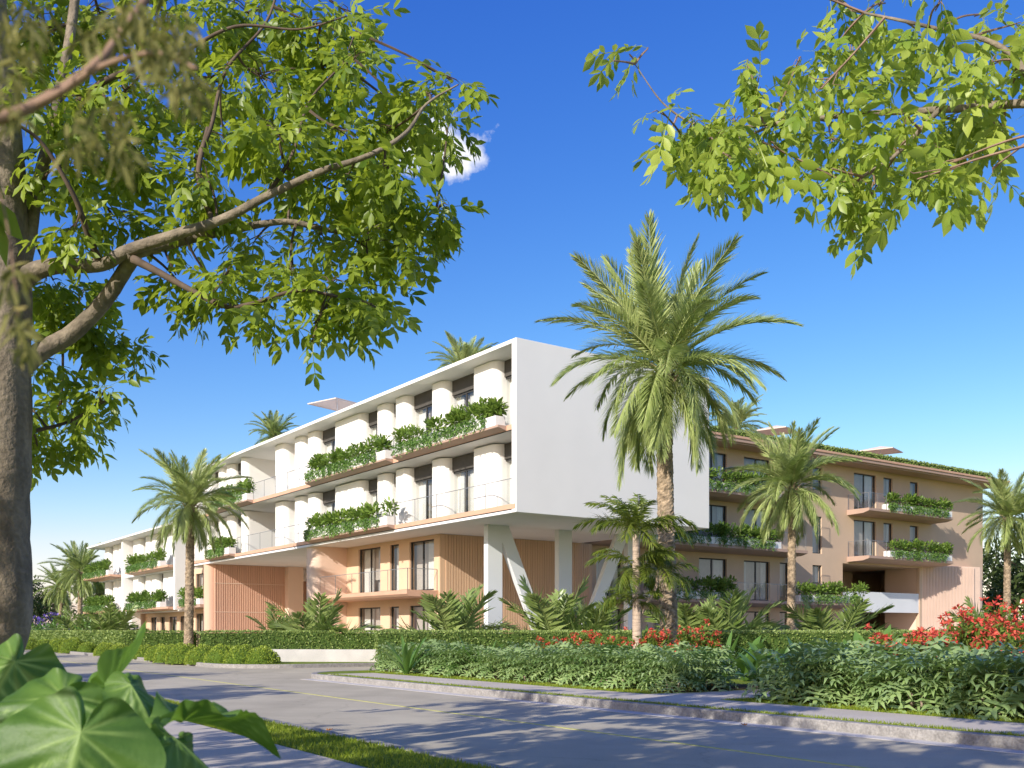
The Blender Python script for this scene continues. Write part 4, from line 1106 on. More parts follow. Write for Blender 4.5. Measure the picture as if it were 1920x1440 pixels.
balls = [(492, 42.0, .80, 'rightmost round clipped bush, next to the low concrete wall'), (455, 42.3, .86, 'second round bush from the low concrete wall'),
         (418, 43.0, .88, 'third round bush from the low concrete wall'), (382, 44.0, .84, 'round bush in the middle of the near bush row'),
         (345, 45.2, .90, 'round bush in front of the date palm trunk'), (318, 46.2, .82, 'leftmost round bush of the near bush row'),
         (300, 49.5, .78, 'round bush left of the date palm, behind the near bush row'), (272, 52.5, .72, 'round bush on the verge before the short hedge'),
         (255, 54.5, .70, 'small round bush before the left end of the short hedge'),
         (225, 56.0, .74, 'lone round bush beside the dark one at the far kerb'), (199, 59.0, .78, 'darker round bush at the far kerb'),
         (165, 66.0, .72, 'round bush at the right end of the far bush row'), (138, 68.0, 1.0, 'biggest round bush of the far bush row'),
         (112, 71.0, .95, 'round bush in the middle of the far bush row'), (84, 76.0, .85, 'round bush in the far row towards the big trunk'), (55, 80.0, .95, 'farthest round bush beside the big trunk')]
for i, (px, Y, r, lb) in enumerate(balls):
    t = empty('round_bush', gpt(px, Y), i*1.1); t.scale = (r*.90, r*.90, r*1.02); tag(t, lb, 'bush', 'round clipped bushes on the far verge')
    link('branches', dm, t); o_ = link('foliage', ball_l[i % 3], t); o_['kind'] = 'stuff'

# ------------------------------------------------------------------ planters on the balconies
def planter(loc, rz, length, label, seed, group, vine=True, big=1.0):
    """white trough along local +y with shrubs above and vines trailing over its outer (-x) side"""
    t = empty('planter_box', loc, rz); tag(t, label, 'planter', group)
    w, h = .5, .42
    mb = MB().box(0, w, 0, length, 0, h); mb.build('box', white, t, bevel=.012)
    MB().box(.05, w-.05, .05, length-.05, h+.002, h+.02).build('soil', soil, t)
    g = np.random.default_rng(seed)
    n = int(length*230)
    y0 = 0.0
    cy_ = g.uniform(.1, length-.1, max(3, int(length*3.2))); hh = g.uniform(.35, .8, len(cy_))*big
    k = g.integers(0, len(cy_), n)
    off = unit(g.normal(0, 1, (n, 3)))*(g.uniform(0, 1, n)**.4)[:, None]
    P = np.stack([w*.5 + off[:, 0]*.36, cy_[k] + off[:, 1]*.34, h + .12 + hh[k]*.5*(1+off[:, 2])], 1)
    P[:, 1] = np.clip(P[:, 1], -.1, length+.1)
    D = off + g.normal(0, .4, (n, 3)) + np.array([0, 0, .5])
    v, f = scatter(LEAF_V, LEAF_F, P, frames(D, g.normal(0, .6, n)), g.uniform(.16, .32, n))
    o_ = link('shrub_foliage', tri_mesh('shrub_foliage', v, f, np.repeat(np.clip(g.normal(.5, .25, n), 0, 1), len(LEAF_V))), t, leaf_planter); o_['kind'] = 'stuff'
    if vine:
        ns_ = int(length*17); VV = []; DD_ = []
        for s in range(ns_):
            y = g.uniform(.7, length) if length > 2 else g.uniform(0, length)
            ln_ = g.uniform(.25, .66)
            for j in range(int(ln_*26)):
                VV.append((-.02 - g.uniform(0, .13), y + g.normal(0, .05), h + .1 - ln_*g.uniform(0, 1))); DD_.append((g.normal(-.5, .5), g.normal(0, .6), g.normal(-.6, .4)))
        VV, DD_ = np.array(VV), np.array(DD_)
        v, f = scatter(LEAF_V, LEAF_F, VV, frames(DD_, g.normal(0, .7, len(VV))), g.uniform(.10, .17, len(VV)))
        o_ = link('trailing_vine', tri_mesh('trailing_vine', v, f, np.repeat(np.clip(g.normal(.5, .25, len(VV)), 0, 1), len(LEAF_V))), t, leaf_vine); o_['kind'] = 'stuff'
    return t
GP = 'planters on the white wing'
for i, (a, b, z, lb) in enumerate(((.95, 9.6, 10.06, 'long planter on the top white balcony nearest the tall end wall'), (10.6, 20.0, 10.06, 'planter in the middle of the top white balcony'),
                                   (29.5, 36.9, 10.06, 'planter at the far end of the top white balcony'), (10.4, 20.0, 6.77, 'planter in the middle of the lower white balcony'),
                                   (32.8, 37.3, 6.77, 'planter at the far end of the lower white balcony, behind the date palm'))):
    planter(local(-.38, a, z), PHI, b-a, lb, 400+i, GP)
planter(local(-.1, 39.8, 3.51), PHI, 4.6, 'planter on the peach balcony between slatted wall and far block', 420, GP)
for i, (a, b, x, z, lb) in enumerate(((48.4, 58.4, -.48, 6.77, 'upper planter on the near bay of the far white block'), (48.4, 58.4, -.48, 3.47, 'lower planter on the near bay of the far white block'),
                                      (63.5, 73.0, -.88, 6.77, 'upper planter at the far end of the far white block'), (63.5, 73.0, -.88, 3.47, 'lower planter at the far end of the far white block'))):
    planter(local(x, a, z), PHI, b-a, lb, 430+i, 'planters on the far block', big=1.15)
# rear wing: troughs run along the end-wall direction, outer side facing the viewer
for i, (a, b, z, lb) in enumerate(((38.4, 46.5, 10.07, 'top right planter on the brown wing balcony'), (38.6, 46.5, 6.77, 'right planter on the brown wing balcony above the parking deck'),
                                   (13.0, 27.0, 10.07, 'top left planter on the brown wing beside the white end wall'), (15.5, 27.0, 6.77, 'left planter on the third-floor balcony of the brown wing'),
                                   (15.5, 22.8, 3.44, 'low planter on the brown wing behind the tallest palm trunk'), (28.8, 35.9, 3.44, 'low planter on the brown wing beside the parking deck'))):
    planter(local(b, 8.62, z), PHI + math.pi/2, b-a, lb, 450+i, 'planters on the brown wing', big=1.05)

# roof hedge and parasols
def rooftop_hedge():
    p, q = local(20, 9.3), local(53.2, 9.3)
    t = hedge('hedge', p, q, .7, 13.5, 14.05, 150, .13, 'clipped hedge along the edge of the brown roof', 9)
rooftop_hedge()
def parasol(px, Y, z, width, label, zb):
    c = at(px, HORIZON, Y); t = empty('parasol', (c.x, c.y, zb), PHI + .3); tag(t, label, 'parasol', 'parasols on the roofs')
    h = z - zb; w = width/2; mb = MB(); n = 4
    apex = (0, 0, h); rim = [(-w, -w, h-.42), (w, -w, h-.42), (w, w, h-.42), (-w, w, h-.42)]
    low = [(x, y, zz-.06) for x, y, zz in rim]
    mb.v = [apex] + rim + low
    mb.f = [(0, 1, 2), (0, 2, 3), (0, 3, 4), (0, 4, 1), (1, 5, 6, 2), (2, 6, 7, 3), (3, 7, 8, 4), (4, 8, 5, 1)]
    mb.build('canopy', canvas, t)
    MB().tube([(0, 0, 0), (0, 0, h-.05)], [.035, .03], 8).build('pole', column_m, t)
    rb_ = MB()
    for x, y, zz in rim: rb_.tube([(0, 0, h-.12), (x*.98, y*.98, zz-.05)], [.015, .012], 5)
    rb_.build('ribs', column_m, t)
    MB().box(-.35, .35, -.35, .35, 0, .08).build('base', concrete, t)
parasol(1455, 72, 16.4, 2.5, 'beige parasol on the brown roof behind the palm crown', 13.52)
parasol(1651, 79, 16.2, 2.7, 'beige parasol on the brown roof at the right', 13.52)
parasol(632, 63, 16.3, 2.6, 'beige parasol on the white roof at the left', 13.56)

# ------------------------------------------------------------------ far trees
def far_tree(seed, h, rad, mat=leaf_far, n=1500, leaf=.42):
    t = empty('broadleaf_tree'); rn = random.Random(seed); mb = MB(); c = []
    mb.tube([(0, 0, -.1), (.1, 0, h*.3), (0, .1, h*.6), (.05, 0, h*.85)], [.28, .2, .14, .05], 8, .05, rn)
    for k in range(9):
        a = k*2.4; z = h*(.35+.06*k); r_ = rad*.8*(1-.05*k)
        mb.tube([(0, 0, z*.85), (math.cos(a)*r_*.5, math.sin(a)*r_*.5, z), (math.cos(a)*r_, math.sin(a)*r_, z+h*.1)], [.1, .06, .03], 6)
        c.append(((math.cos(a)*r_*.85, math.sin(a)*r_*.85, z+h*.1), rad*rn.uniform(.32, .5)))
    c.append(((0, 0, h*.85), rad*.45))
    mb.build('trunk', twig_m, t)
    g = np.random.default_rng(seed); ix_ = g.integers(0, len(c), n); off = unit(g.normal(0, 1, (n, 3)))*(g.uniform(0, 1, n)**.4)[:, None]
    P = np.array([c[i][0] for i in ix_]) + off*np.array([c[i][1] for i in ix_])[:, None]*np.array([1, 1, .75])
    v, f = scatter(LEAF_V, LEAF_F, P, frames(off+g.normal(0, .6, (n, 3)), g.normal(0, .8, n)), g.uniform(leaf*.7, leaf*1.4, n))
    o_ = link('crown', tri_mesh('crown', v, f, np.repeat(np.clip(g.normal(.5, .25, n), 0, 1), len(LEAF_V))), t, mat); o_['kind'] = 'stuff'
    return t
ft = far_tree(61, 8.5, 3.6); ft2 = far_tree(62, 6.5, 3.0)
far = [(40, 128, 1.0, 0, 'dark tree at the far left beside the big trunk'), (75, 135, .95, 1, 'dark tree left of the far palm clump'), (100, 126, .8, 0, 'dark tree behind the leftmost palm of the clump'),
       (15, 120, .9, 1, 'dark tree partly behind the big trunk'), (170, 140, .8, 1, 'dark tree behind the far palm clump, left of the white block'), (-30, 120, 1.1, 0, 'dark tree left of the big trunk, at the picture edge'), (210, 150, .8, 0, 'dark tree hidden behind the far white block'),
       (1862, 100, 1.15, 0, 'dark tree right of the stair tower'), (1905, 96, 1.2, 1, 'dark tree behind the right edge palm'), (1945, 90, 1.3, 0, 'dark tree at the right picture edge'), (1840, 118, .9, 1, 'farther dark tree just beside the brown wing')]
used = [False, False]
for (px, Y, s, w, lb) in far:
    src = (ft, ft2)[w]; o = src if not used[w] else copy_tree(src); used[w] = True
    o.location = gpt(px, Y, .1); o.scale = (s, s, s); o.rotation_euler = (0, 0, px*.37); tag(o, lb, 'tree', 'dark background trees')
# shrubs in violet flower and undergrowth beyond the far hedge
g = np.random.default_rng(5)
def mound(name, px, Y, w, h, mat, n, leaf, label, cat, seed, group=None):
    t = empty(name, gpt(px, Y)); tag(t, label, cat, group); g_ = np.random.default_rng(seed)
    off = unit(g_.normal(0, 1, (n, 3)))*(g_.uniform(0, 1, n)**.35)[:, None]; off[:, 2] = np.abs(off[:, 2])
    lump = 1 + .25*np.sin(off[:, 0]*6+seed)*np.cos(off[:, 1]*5)
    P = off*np.array([w, w*.7, h])*lump[:, None] + np.array([0, 0, .05])
    v, f = scatter(LEAF_V, LEAF_F, P, frames(off+g_.normal(0, .6, (n, 3))+np.array([0, 0, .3]), g_.normal(0, .8, n)), g_.uniform(leaf*.7, leaf*1.3, n))
    o_ = link('foliage', tri_mesh('foliage', v, f, np.repeat(np.clip(g_.normal(.5, .25, n), 0, 1), len(LEAF_V))), t, mat); o_['kind'] = 'stuff'
    st_ = MB()
    for k in range(5):
        a = k*1.3; st_.tube([(0, 0, -.05), (math.cos(a)*w*.3, math.sin(a)*w*.25, h*.4), (math.cos(a)*w*.55, math.sin(a)*w*.4, h*.75)], [.04, .03, .015], 5)
    st_.build('stems', twig_m, t)
    return t
for i, (px, Y, w, h, lb) in enumerate(((62, 112, 1.7, 3.0, 'violet flowering shrub left of the far palm clump'), (97, 114, 1.8, 3.4, 'violet flowering shrub under the far palm clump'))):
    t = mound('violet_shrub', px, Y, w, h, leaf_far, 420, .3, lb, 'shrub', 500+i, 'violet shrubs')
    gg = np.random.default_rng(600+i); n = 260; off = unit(gg.normal(0, 1, (n, 3))); off[:, 2] = np.abs(off[:, 2])*.7+.3
    v, f = scatter(LEAF_V, LEAF_F, off*np.array([w, w*.7, h]), frames(off, gg.normal(0, .8, n)), gg.uniform(.18, .32, n))
    o_ = link('blossom', tri_mesh('blossom', v, f, np.repeat(gg.uniform(0, 1, n), len(LEAF_V))), t, petal_violet); o_['kind'] = 'stuff'
for i, (px, Y, w, h, lb) in enumerate(((45, 102, 2.2, 2.0, 'green shrub behind the far hedge beside the big trunk'), (72, 99, 2.0, 1.9, 'second green shrub behind the far hedge from the big trunk'),
                                       (100, 96, 2.2, 2.2, 'third green shrub behind the far hedge from the big trunk'), (125, 93, 2.0, 2.4, 'green shrub behind the far hedge below the palm clump'),
                                       (178, 84, 2.2, 2.4, 'green shrub behind the far hedge near the white block'))):
    mound('green_shrub', px, Y, w, h, leaf_broad, 700, .34, lb, 'shrub', 520+i, 'shrubs behind the far hedge')

# ------------------------------------------------------------------ planting beds
def lobed_leaf(seed):
    """deeply cut leaf, base at origin, growing along +x, about one unit long"""
    g_ = np.random.default_rng(seed); V_, F_ = [], []
    zc = lambda x: .10*math.sin(x*2.6) - .30*x*x
    k = 5
    for i in range(k):
        x = .03 + .80*i/(k-1)
        ll = .56*math.sin(math.pi*(.30 + .58*i/(k-1)))**.8; ang = math.radians(118 - 86*i/(k-1))
        for s in (-1, 1):
            a = ang + g_.normal(0, .07); d = np.array([math.cos(a), s*math.sin(a), 0]); q = np.array([-s*math.sin(a)*s, math.cos(a)*s, 0])*.0
            per = np.array([d[1], -d[0], 0]); w = .085
            c = np.array([x, 0, zc(x)]); b = len(V_)
            tip = c + d*ll + np.array([0, 0, -.30*ll+g_.normal(0, .03)]); mid = c + d*ll*.55 + np.array([0, 0, .05])
            V_ += [c - per*w*.75, c + per*w*.75, mid + per*w*.8, mid - per*w*.8, tip]
            F_ += [(b, b+1, b+2), (b, b+2, b+3), (b+3, b+2, b+4)]
    b = len(V_); V_ += [(.78, .06, zc(.78)), (.78, -.06, zc(.78)), (1.05, 0, zc(1.05)), (0, .07, .01), (0, -.07, .01)]
    F_ += [(b, b+1, b+2), (b+3, b+4, b+1), (b+3, b+1, b)]
    # petiole running back and down from the leaf base
    b = len(V_); V_ += [(0, .016, 0), (0, -.016, 0), (-.75, .02, -.5), (-.75, -.02, -.5)]; F_ += [(b, b+2, b+3), (b, b+3, b+1)]
    return np.array(V_), np.array(F_)
LOB = [lobed_leaf(s) for s in range(5)]
lob_m = []
for i, (v, f) in enumerate(LOB):
    t_ = np.full(len(v), .5); m_ = tri_mesh('leaf', v, f, t_); m_.materials.append(leaf_philo); lob_m.append(m_)
stalk = MB()
rs = random.Random(3)
for k in range(5):
    a = k*1.26; stalk.tube([(math.cos(a)*.05, math.sin(a)*.05, -.03), (math.cos(a)*.16, math.sin(a)*.16, .12), (math.cos(a)*.2, math.sin(a)*.2, .3)], [.028, .024, .02], 6, .1, rs)
stalk_m = stalk.mesh('stems', True); stalk_m.materials.append(ring_bark)
def lobed_proto(seed, n=40):
    rn_ = random.Random(seed); out = []
    for j in range(n):
        a = j*2.39996 + rn_.uniform(-.3, .3); t = (j+.5)/n
        el = 1.2 - 2.0*t + rn_.uniform(-.15, .15)          # top leaves upright, lower ones hang outwards
        rad = .10 + .46*t**.75; z = .95 - .78*t + rn_.uniform(-.07, .07)
        out.append((j % 5, (math.cos(a)*rad, math.sin(a)*rad, z), (rn_.uniform(-.3, .3), -el*.62 + .18, a), rn_.uniform(.44, .66)))
    return out
PRO = [lobed_proto(s) for s in (1, 2, 3)]
def lobed_joined(k):
    parts = []
    g_ = np.random.default_rng(k)
    for (li, loc, rot, s) in PRO[k]:
        Mx = (Matrix.Translation(loc) @ Matrix.Rotation(rot[2], 4, 'Z') @ Matrix.Rotation(rot[1], 4, 'Y') @ Matrix.Rotation(rot[0], 4, 'X') @ Matrix.Scale(s, 4))
        Mn = np.array(Mx); v, f = LOB[li]
        parts.append((v @ Mn[:3, :3].T + Mn[:3, 3], f, float(np.clip(g_.normal(.5, .22), 0, 1))))
    v, f, t_ = join(parts); m_ = tri_mesh('foliage', v, f, t_); m_.materials.append(leaf_philo); return m_
LOBJ = [lobed_joined(k) for k in range(3)]
def lobed_plant(p, s, rz, k, label, group, individual):
    t = empty('lobed_shrub', p, rz); t.scale = (s, s, s); tag(t, label, 'shrub', group)
    link('stems', stalk_m, t)
    if individual:
        for (li, loc, rot, sc_) in PRO[k]:
            o_ = link('leaf', lob_m[li], t); o_.location = loc; o_.rotation_euler = rot; o_.rotation_mode = 'XYZ'; o_.scale = (sc_,)*3
    else:
        o_ = link('foliage', LOBJ[k], t); o_['kind'] = 'stuff'
    return t
ORD = 'first second third fourth fifth sixth seventh eighth ninth tenth eleventh twelfth thirteenth fourteenth fifteenth sixteenth seventeenth eighteenth'.split()
rn = random.Random(44); cnt = 0
rowsA = [(9.95, np.arange(-6.6, -.1, .66), 1.0, 'front', True), (10.75, np.arange(-6.4, -.2, .72), 1.05, 'second', False), (11.55, np.arange(-2.4, -.4, .8), 1.08, 'third', False)]
for (p, qs_, s, nm, ind) in rowsA:
    for i, q in enumerate(qs_):
        cnt += 1
        lobed_plant(road(q + rn.uniform(-.12, .12), p + rn.uniform(-.12, .12), .13), s*.90*rn.uniform(.78, 1.16), rn.uniform(0, 6.28), cnt % 3,
                    '%s lobed-leaf shrub from the path in the %s row of the right bed' % (ORD[len(qs_)-1-i], {'front': 'kerbside', 'second': 'middle', 'third': 'back'}[nm]), 'lobed shrubs right of the path, %s row' % nm, ind)
rowsB = [(10.1, np.arange(2.9, 17.0, .80), 1.0, 'front', False), (10.95, np.arange(3.0, 16.8, .85), 1.05, 'second', False), (11.8, np.arange(3.4, 12, 1.1), 1.05, 'third', False)]
for (p, qs_, s, nm, ind) in rowsB:
    for i, q in enumerate(qs_):
        cnt += 1
        lobed_plant(road(q + rn.uniform(-.12, .12), p + rn.uniform(-.12, .12), .13), s*.80*rn.uniform(.86, 1.14), rn.uniform(0, 6.28), cnt % 3,
                    '%s lobed-leaf shrub from the path in the %s row of the left bed' % (ORD[i], {'front': 'kerbside', 'second': 'middle', 'third': 'back'}[nm]), 'lobed shrubs left of the path, %s row' % nm, ind)
# soil under the beds
for (q0, q1) in ((-7.2, .15), (2.6, 17.2)):
    slab('planting_bed', [road(q0, 9.55), road(q1, 9.55), road(q1, 13.5), road(q0, 13.5)], .1, .165, soil)

def strap_leaf(w, bend, seed):
    m = 7; V_, F_ = [], []
    for i in range(m+1):
        t = i/m; ww = w*math.sin(math.pi*min(1, .12+.88*t))**.7*(1 if t < .97 else .1)
        a = 1.25 - bend*t; x = t*math.cos(1.25-bend*t*.5); z = t*math.sin(1.25-bend*t*.5)
        V_ += [(x, ww/2, z+ww*.18), (x, 0, z), (x, -ww/2, z+ww*.18)]
    for i in range(m):
        for j in (0, 1):
            a, b = 3*i+j, 3*i+3+j; F_ += [(a, a+1, b+1), (a, b+1, b)]
    return np.array(V_), np.array(F_)
def leaf_mesh(w, bend, mat):
    v, f = strap_leaf(w, bend, 0); m_ = tri_mesh('leaf', v, f, np.full(len(v), .5), smooth=True); m_.materials.append(mat); return m_
straps = [leaf_mesh(.10, .5, leaf_broad), leaf_mesh(.11, 1.1, leaf_broad), leaf_mesh(.09, .2, leaf_broad)]
broads = [leaf_mesh(.30, .6, leaf_broad), leaf_mesh(.34, 1.3, leaf_broad), leaf_mesh(.26, .25, leaf_broad)]
def rosette(name, p, ln_, n, shapes, label, cat, seed, tilt=.35):
    t = empty(name, p); tag(t, label, cat); r_ = random.Random(seed)
    for j in range(n):
        a = j*2.39996 + r_.uniform(-.3, .3); o_ = link('leaf', shapes[r_.randrange(3)], t); s = ln_*r_.uniform(.75, 1.1)
        o_.location = (math.cos(a)*.05, math.sin(a)*.05, .02); o_.rotation_euler = (r_.uniform(-.2, .2), r_.uniform(-.25, tilt), a); o_.scale = (s,)*3
    return t
strap_spots = [(762, 31, 1.45, 'strap-leaved plant standing at the left end of the bed'), (885, 30.5, 1.2, 'strap-leaved plant before the hedge, left of the red flowers'), (905, 29.5, 1.15, 'small strap-leaved plant between lobed shrubs left of the red flowers'),
               (962, 30, 1.35, 'bright strap-leaved plant just left of the first red flowers'), (1080, 31.5, 1.45, 'strap-leaved plant between the two left red flower shrubs'),
               (1205, 30.5, 1.6, 'strap-leaved plant at the foot of the ringed palm trunk'), (1172, 31, 1.3, 'strap-leaved plant left of the ringed palm trunk'), (1355, 28, 1.5, 'strap-leaved plant right of the middle red flowers')]
for i, (px, Y, ln_, lb) in enumerate(strap_spots): rosette('strap_plant', gpt(px, Y), ln_, 15, straps, lb, 'plant', 700+i)
broad_spots = [(1398, 27, 1.35, 'dark broad-leaved plant before the hedge above the path'), (1450, 25, 1.25, 'broad-leaved plant behind the lobed shrubs left of the second shaggy trunk'), (1512, 24.5, 1.2, 'broad-leaved plant right of the second shaggy trunk'),
               (1545, 22.5, 1.15, 'pale broad-leaved plant low in the middle of the right bed'), (1605, 24.0, 1.55, 'tall upright broad-leaved plant before the parking deck'), (1640, 23.5, 1.55, 'tall upright broad-leaved plant left of the stair tower'),
               (1680, 25.5, 1.4, 'broad-leaved plant at the foot of the stair tower'), (1590, 21.0, 1.05, 'pale arching broad-leaved plant left of the right red flowers'), (1735, 26, 1.35, 'broad-leaved plant below the slatted tower'),
               (1775, 27, 1.4, 'broad-leaved plant below the right corner of the tower'), (1845, 27.5, 1.7, 'broad-leaved plant beside the right edge palm trunk'), (1480, 22.5, 1.05, 'low broad-leaved plant in the left part of the right bed'), (1430, 23, 1.0, 'low broad-leaved plant beside the path')]
for i, (px, Y, ln_, lb) in enumerate(broad_spots): rosette('broad_leaf_plant', gpt(px, Y), ln_, 13, broads, lb, 'plant', 740+i, .3)

def flower_shrub(p, w, h, nst, label, seed, group, head=.075):
    t = empty('red_flower_shrub', p); tag(t, label, 'flower shrub', group); g_ = np.random.default_rng(seed); r_ = random.Random(seed)
    st_ = MB(); tips = []; lp, ld = [], []
    for k in range(nst):
        a = r_.uniform(0, 6.28); q = w*r_.uniform(.1, 1)**.6; hh = h*r_.uniform(.5, 1.05)*(1-.25*(q/w)**2)
        tip = Vector((math.cos(a)*q, math.sin(a)*q, hh)); b = Vector((math.cos(a)*q*.25, math.sin(a)*q*.25, 0)); mid = (b+tip)*.5 + Vector((0, 0, h*.12))
        st_.tube([b, mid, tip], [.010, .008, .004], 4); tips.append(tip)
        for j in range(30):
            u = r_.uniform(.15, .98); c = b*(1-u)**2 + mid*2*u*(1-u) + tip*u*u
            lp.append(c + Vector((r_.gauss(0, .05), r_.gauss(0, .05), r_.gauss(0, .04)))); ld.append((g_.normal(0, .7), g_.normal(0, .7), g_.normal(.5, .5)))
    st_.build('stems', leaf_flower, t)
    lp, ld = np.array([list(x) for x in lp]), np.array(ld); n = len(lp)
    v, f = scatter(np.array(LEAF_V)*np.array([1, .7, 1]), LEAF_F, lp, frames(ld, g_.normal(0, .6, n)), g_.uniform(.12, .24, n))
    o_ = link('foliage', tri_mesh('foliage', v, f, np.repeat(np.clip(g_.normal(.55, .25, n), 0, 1), len(LEAF_V))), t, leaf_flower); o_['kind'] = 'stuff'
    fp, fd = [], []
    for tip in tips:
        for hd in range(2 if r_.random() < .35 else 1):
            c = tip + Vector((r_.gauss(0, .07), r_.gauss(0, .07), r_.gauss(.02, .05)))
            for j in range(16):
                d = g_.normal(0, 1, 3); d[2] = d[2]*.8 + .25; fp.append(list(c + Vector(d/np.linalg.norm(d)*head*.25))); fd.append(d)
    fp, fd = np.array(fp), np.array(fd); n = len(fp)
    v, f = scatter(np.array(LEAF_V)*np.array([1, 1.1, 1]), LEAF_F, fp, frames(fd, g_.normal(0, .6, n)), g_.uniform(head*.7, head*1.3, n))
    o_ = link('blossom', tri_mesh('blossom', v, f, np.repeat(g_.uniform(0, 1, n), len(LEAF_V))), t, petal_red); o_['kind'] = 'stuff'
fl = [(1030, 29.5, .55, 1.05, 26, 'red flowering shrub at the left end of the flower row'), (1068, 29.2, .4, .95, 14, 'small red flowering shrub second from the left of the flower row'), (1095, 29.8, .5, 1.15, 26, 'red flowering shrub third in the flower row'), (1140, 29.5, .6, 1.15, 30, 'red flowering shrub left of the ringed palm trunk'),
      (1228, 28.0, .55, 1.15, 30, 'red flowering shrub at the foot of the tallest palm'), (1275, 27.6, .6, 1.25, 34, 'red flowering shrub right of the tallest palm foot'), (1318, 27.8, .55, 1.3, 32, 'red flowering shrub before the hedge, rightmost of the middle group'),
      (1655, 19.6, .5, 1.12, 20, 'red flowering shrub at the left end of the right group'), (1700, 19.3, .6, 1.15, 28, 'red flowering shrub second from the left in the right group'), (1745, 19.2, .6, 1.12, 28, 'red flowering shrub in the middle of the right group, low'),
      (1790, 20.0, .7, 1.35, 36, 'full red flowering shrub below the tower corner'), (1840, 20.5, .8, 1.6, 44, 'tall red flowering shrub with the highest blossoms'), (1890, 20.0, .8, 1.55, 44, 'red flowering shrub beneath the right edge palm'), (1935, 18.5, .8, 1.45, 40, 'red flowering shrub cut by the right picture edge'), (1880, 18.3, .6, 1.0, 28, 'low red flowering shrub before the tall ones at the right'), (1810, 18.8, .5, 1.0, 22, 'low red flowering shrub left of the one nearest the right edge')]
for i, (px, Y, w, h, n, lb) in enumerate(fl):
    flower_shrub(gpt(px, Y), w*1.12, h*(1.2 if px < 1500 else 1.24), int(n*(1.15 if px < 1500 else .86)), lb, 800+i, 'red flowering shrubs', .07 if px < 1500 else .085)
mound('green_shrub', 1765, 24.5, .8, 1.1, leaf_flower, 500, .22, 'yellow-green shrub below the slatted tower', 'shrub', 560)
mound('green_shrub', 1820, 25, .9, 1.2, leaf_flower, 500, .22, 'yellow-green shrub behind the tall red flowers', 'shrub', 561)
mound('green_shrub', 1700, 24, .7, .95, leaf_flower, 400, .22, 'yellow-green shrub behind the low red flowers', 'shrub', 562)

# ------------------------------------------------------------------ elephant-ear plant in the foreground
def ear_material():
    m, N, L, p = new_mat('elephant_ear_leaf')
    a = N.new('ShaderNodeAttribute'); a.attribute_name = 'vein'
    n1 = N.new('ShaderNodeTexNoise'); n1.inputs['Scale'].default_value = 9; n1.inputs['Detail'].default_value = 5
    t = N.new('ShaderNodeTexCoord'); L.new(t.outputs['Object'], n1.inputs['Vector'])
    rp = N.new('ShaderNodeValToRGB'); e = rp.color_ramp.elements
    e[0].position, e[1].position = .3, .7; e[0].color = (.055, .125, .024, 1); e[1].color = (.135, .235, .05, 1); L.new(n1.outputs[0], rp.inputs[0])
    mx = N.new('ShaderNodeMix'); mx.data_type = 'RGBA'; mx.inputs[7].default_value = (.27, .40, .11, 1)
    L.new(a.outputs['Fac'], mx.inputs[0]); L.new(rp.outputs[0], mx.inputs[6]); L.new(mx.outputs[2], p.inputs['Base Color'])
    p.inputs['Roughness'].default_value = .48; p.inputs['Specular IOR Level'].default_value = .35
    n3 = N.new('ShaderNodeTexNoise'); n3.inputs['Scale'].default_value = 55; n3.inputs['Detail'].default_value = 4; L.new(t.outputs['Object'], n3.inputs['Vector'])
    bp = N.new('ShaderNodeBump'); bp.inputs['Strength'].default_value = .35; bp.inputs['Distance'].default_value = .006; L.new(n3.outputs[0], bp.inputs['Height']); L.new(bp.outputs[0], p.inputs['Normal'])
    tr = N.new('ShaderNodeBsdfTranslucent'); tr.inputs[0].default_value = (.22, .42, .04, 1)
    ms = N.new('ShaderNodeMixShader'); ms.inputs[0].default_value = .3
    L.new(p.outputs[0], ms.inputs[1]); L.new(tr.outputs[0], ms.inputs[2]); L.new(ms.outputs[0], N['Material Output'].inputs['Surface'])
    return m
ear_m = ear_material()
stem_green = surf('green_stalk', (.12, .22, .05), .5, .15, 8)
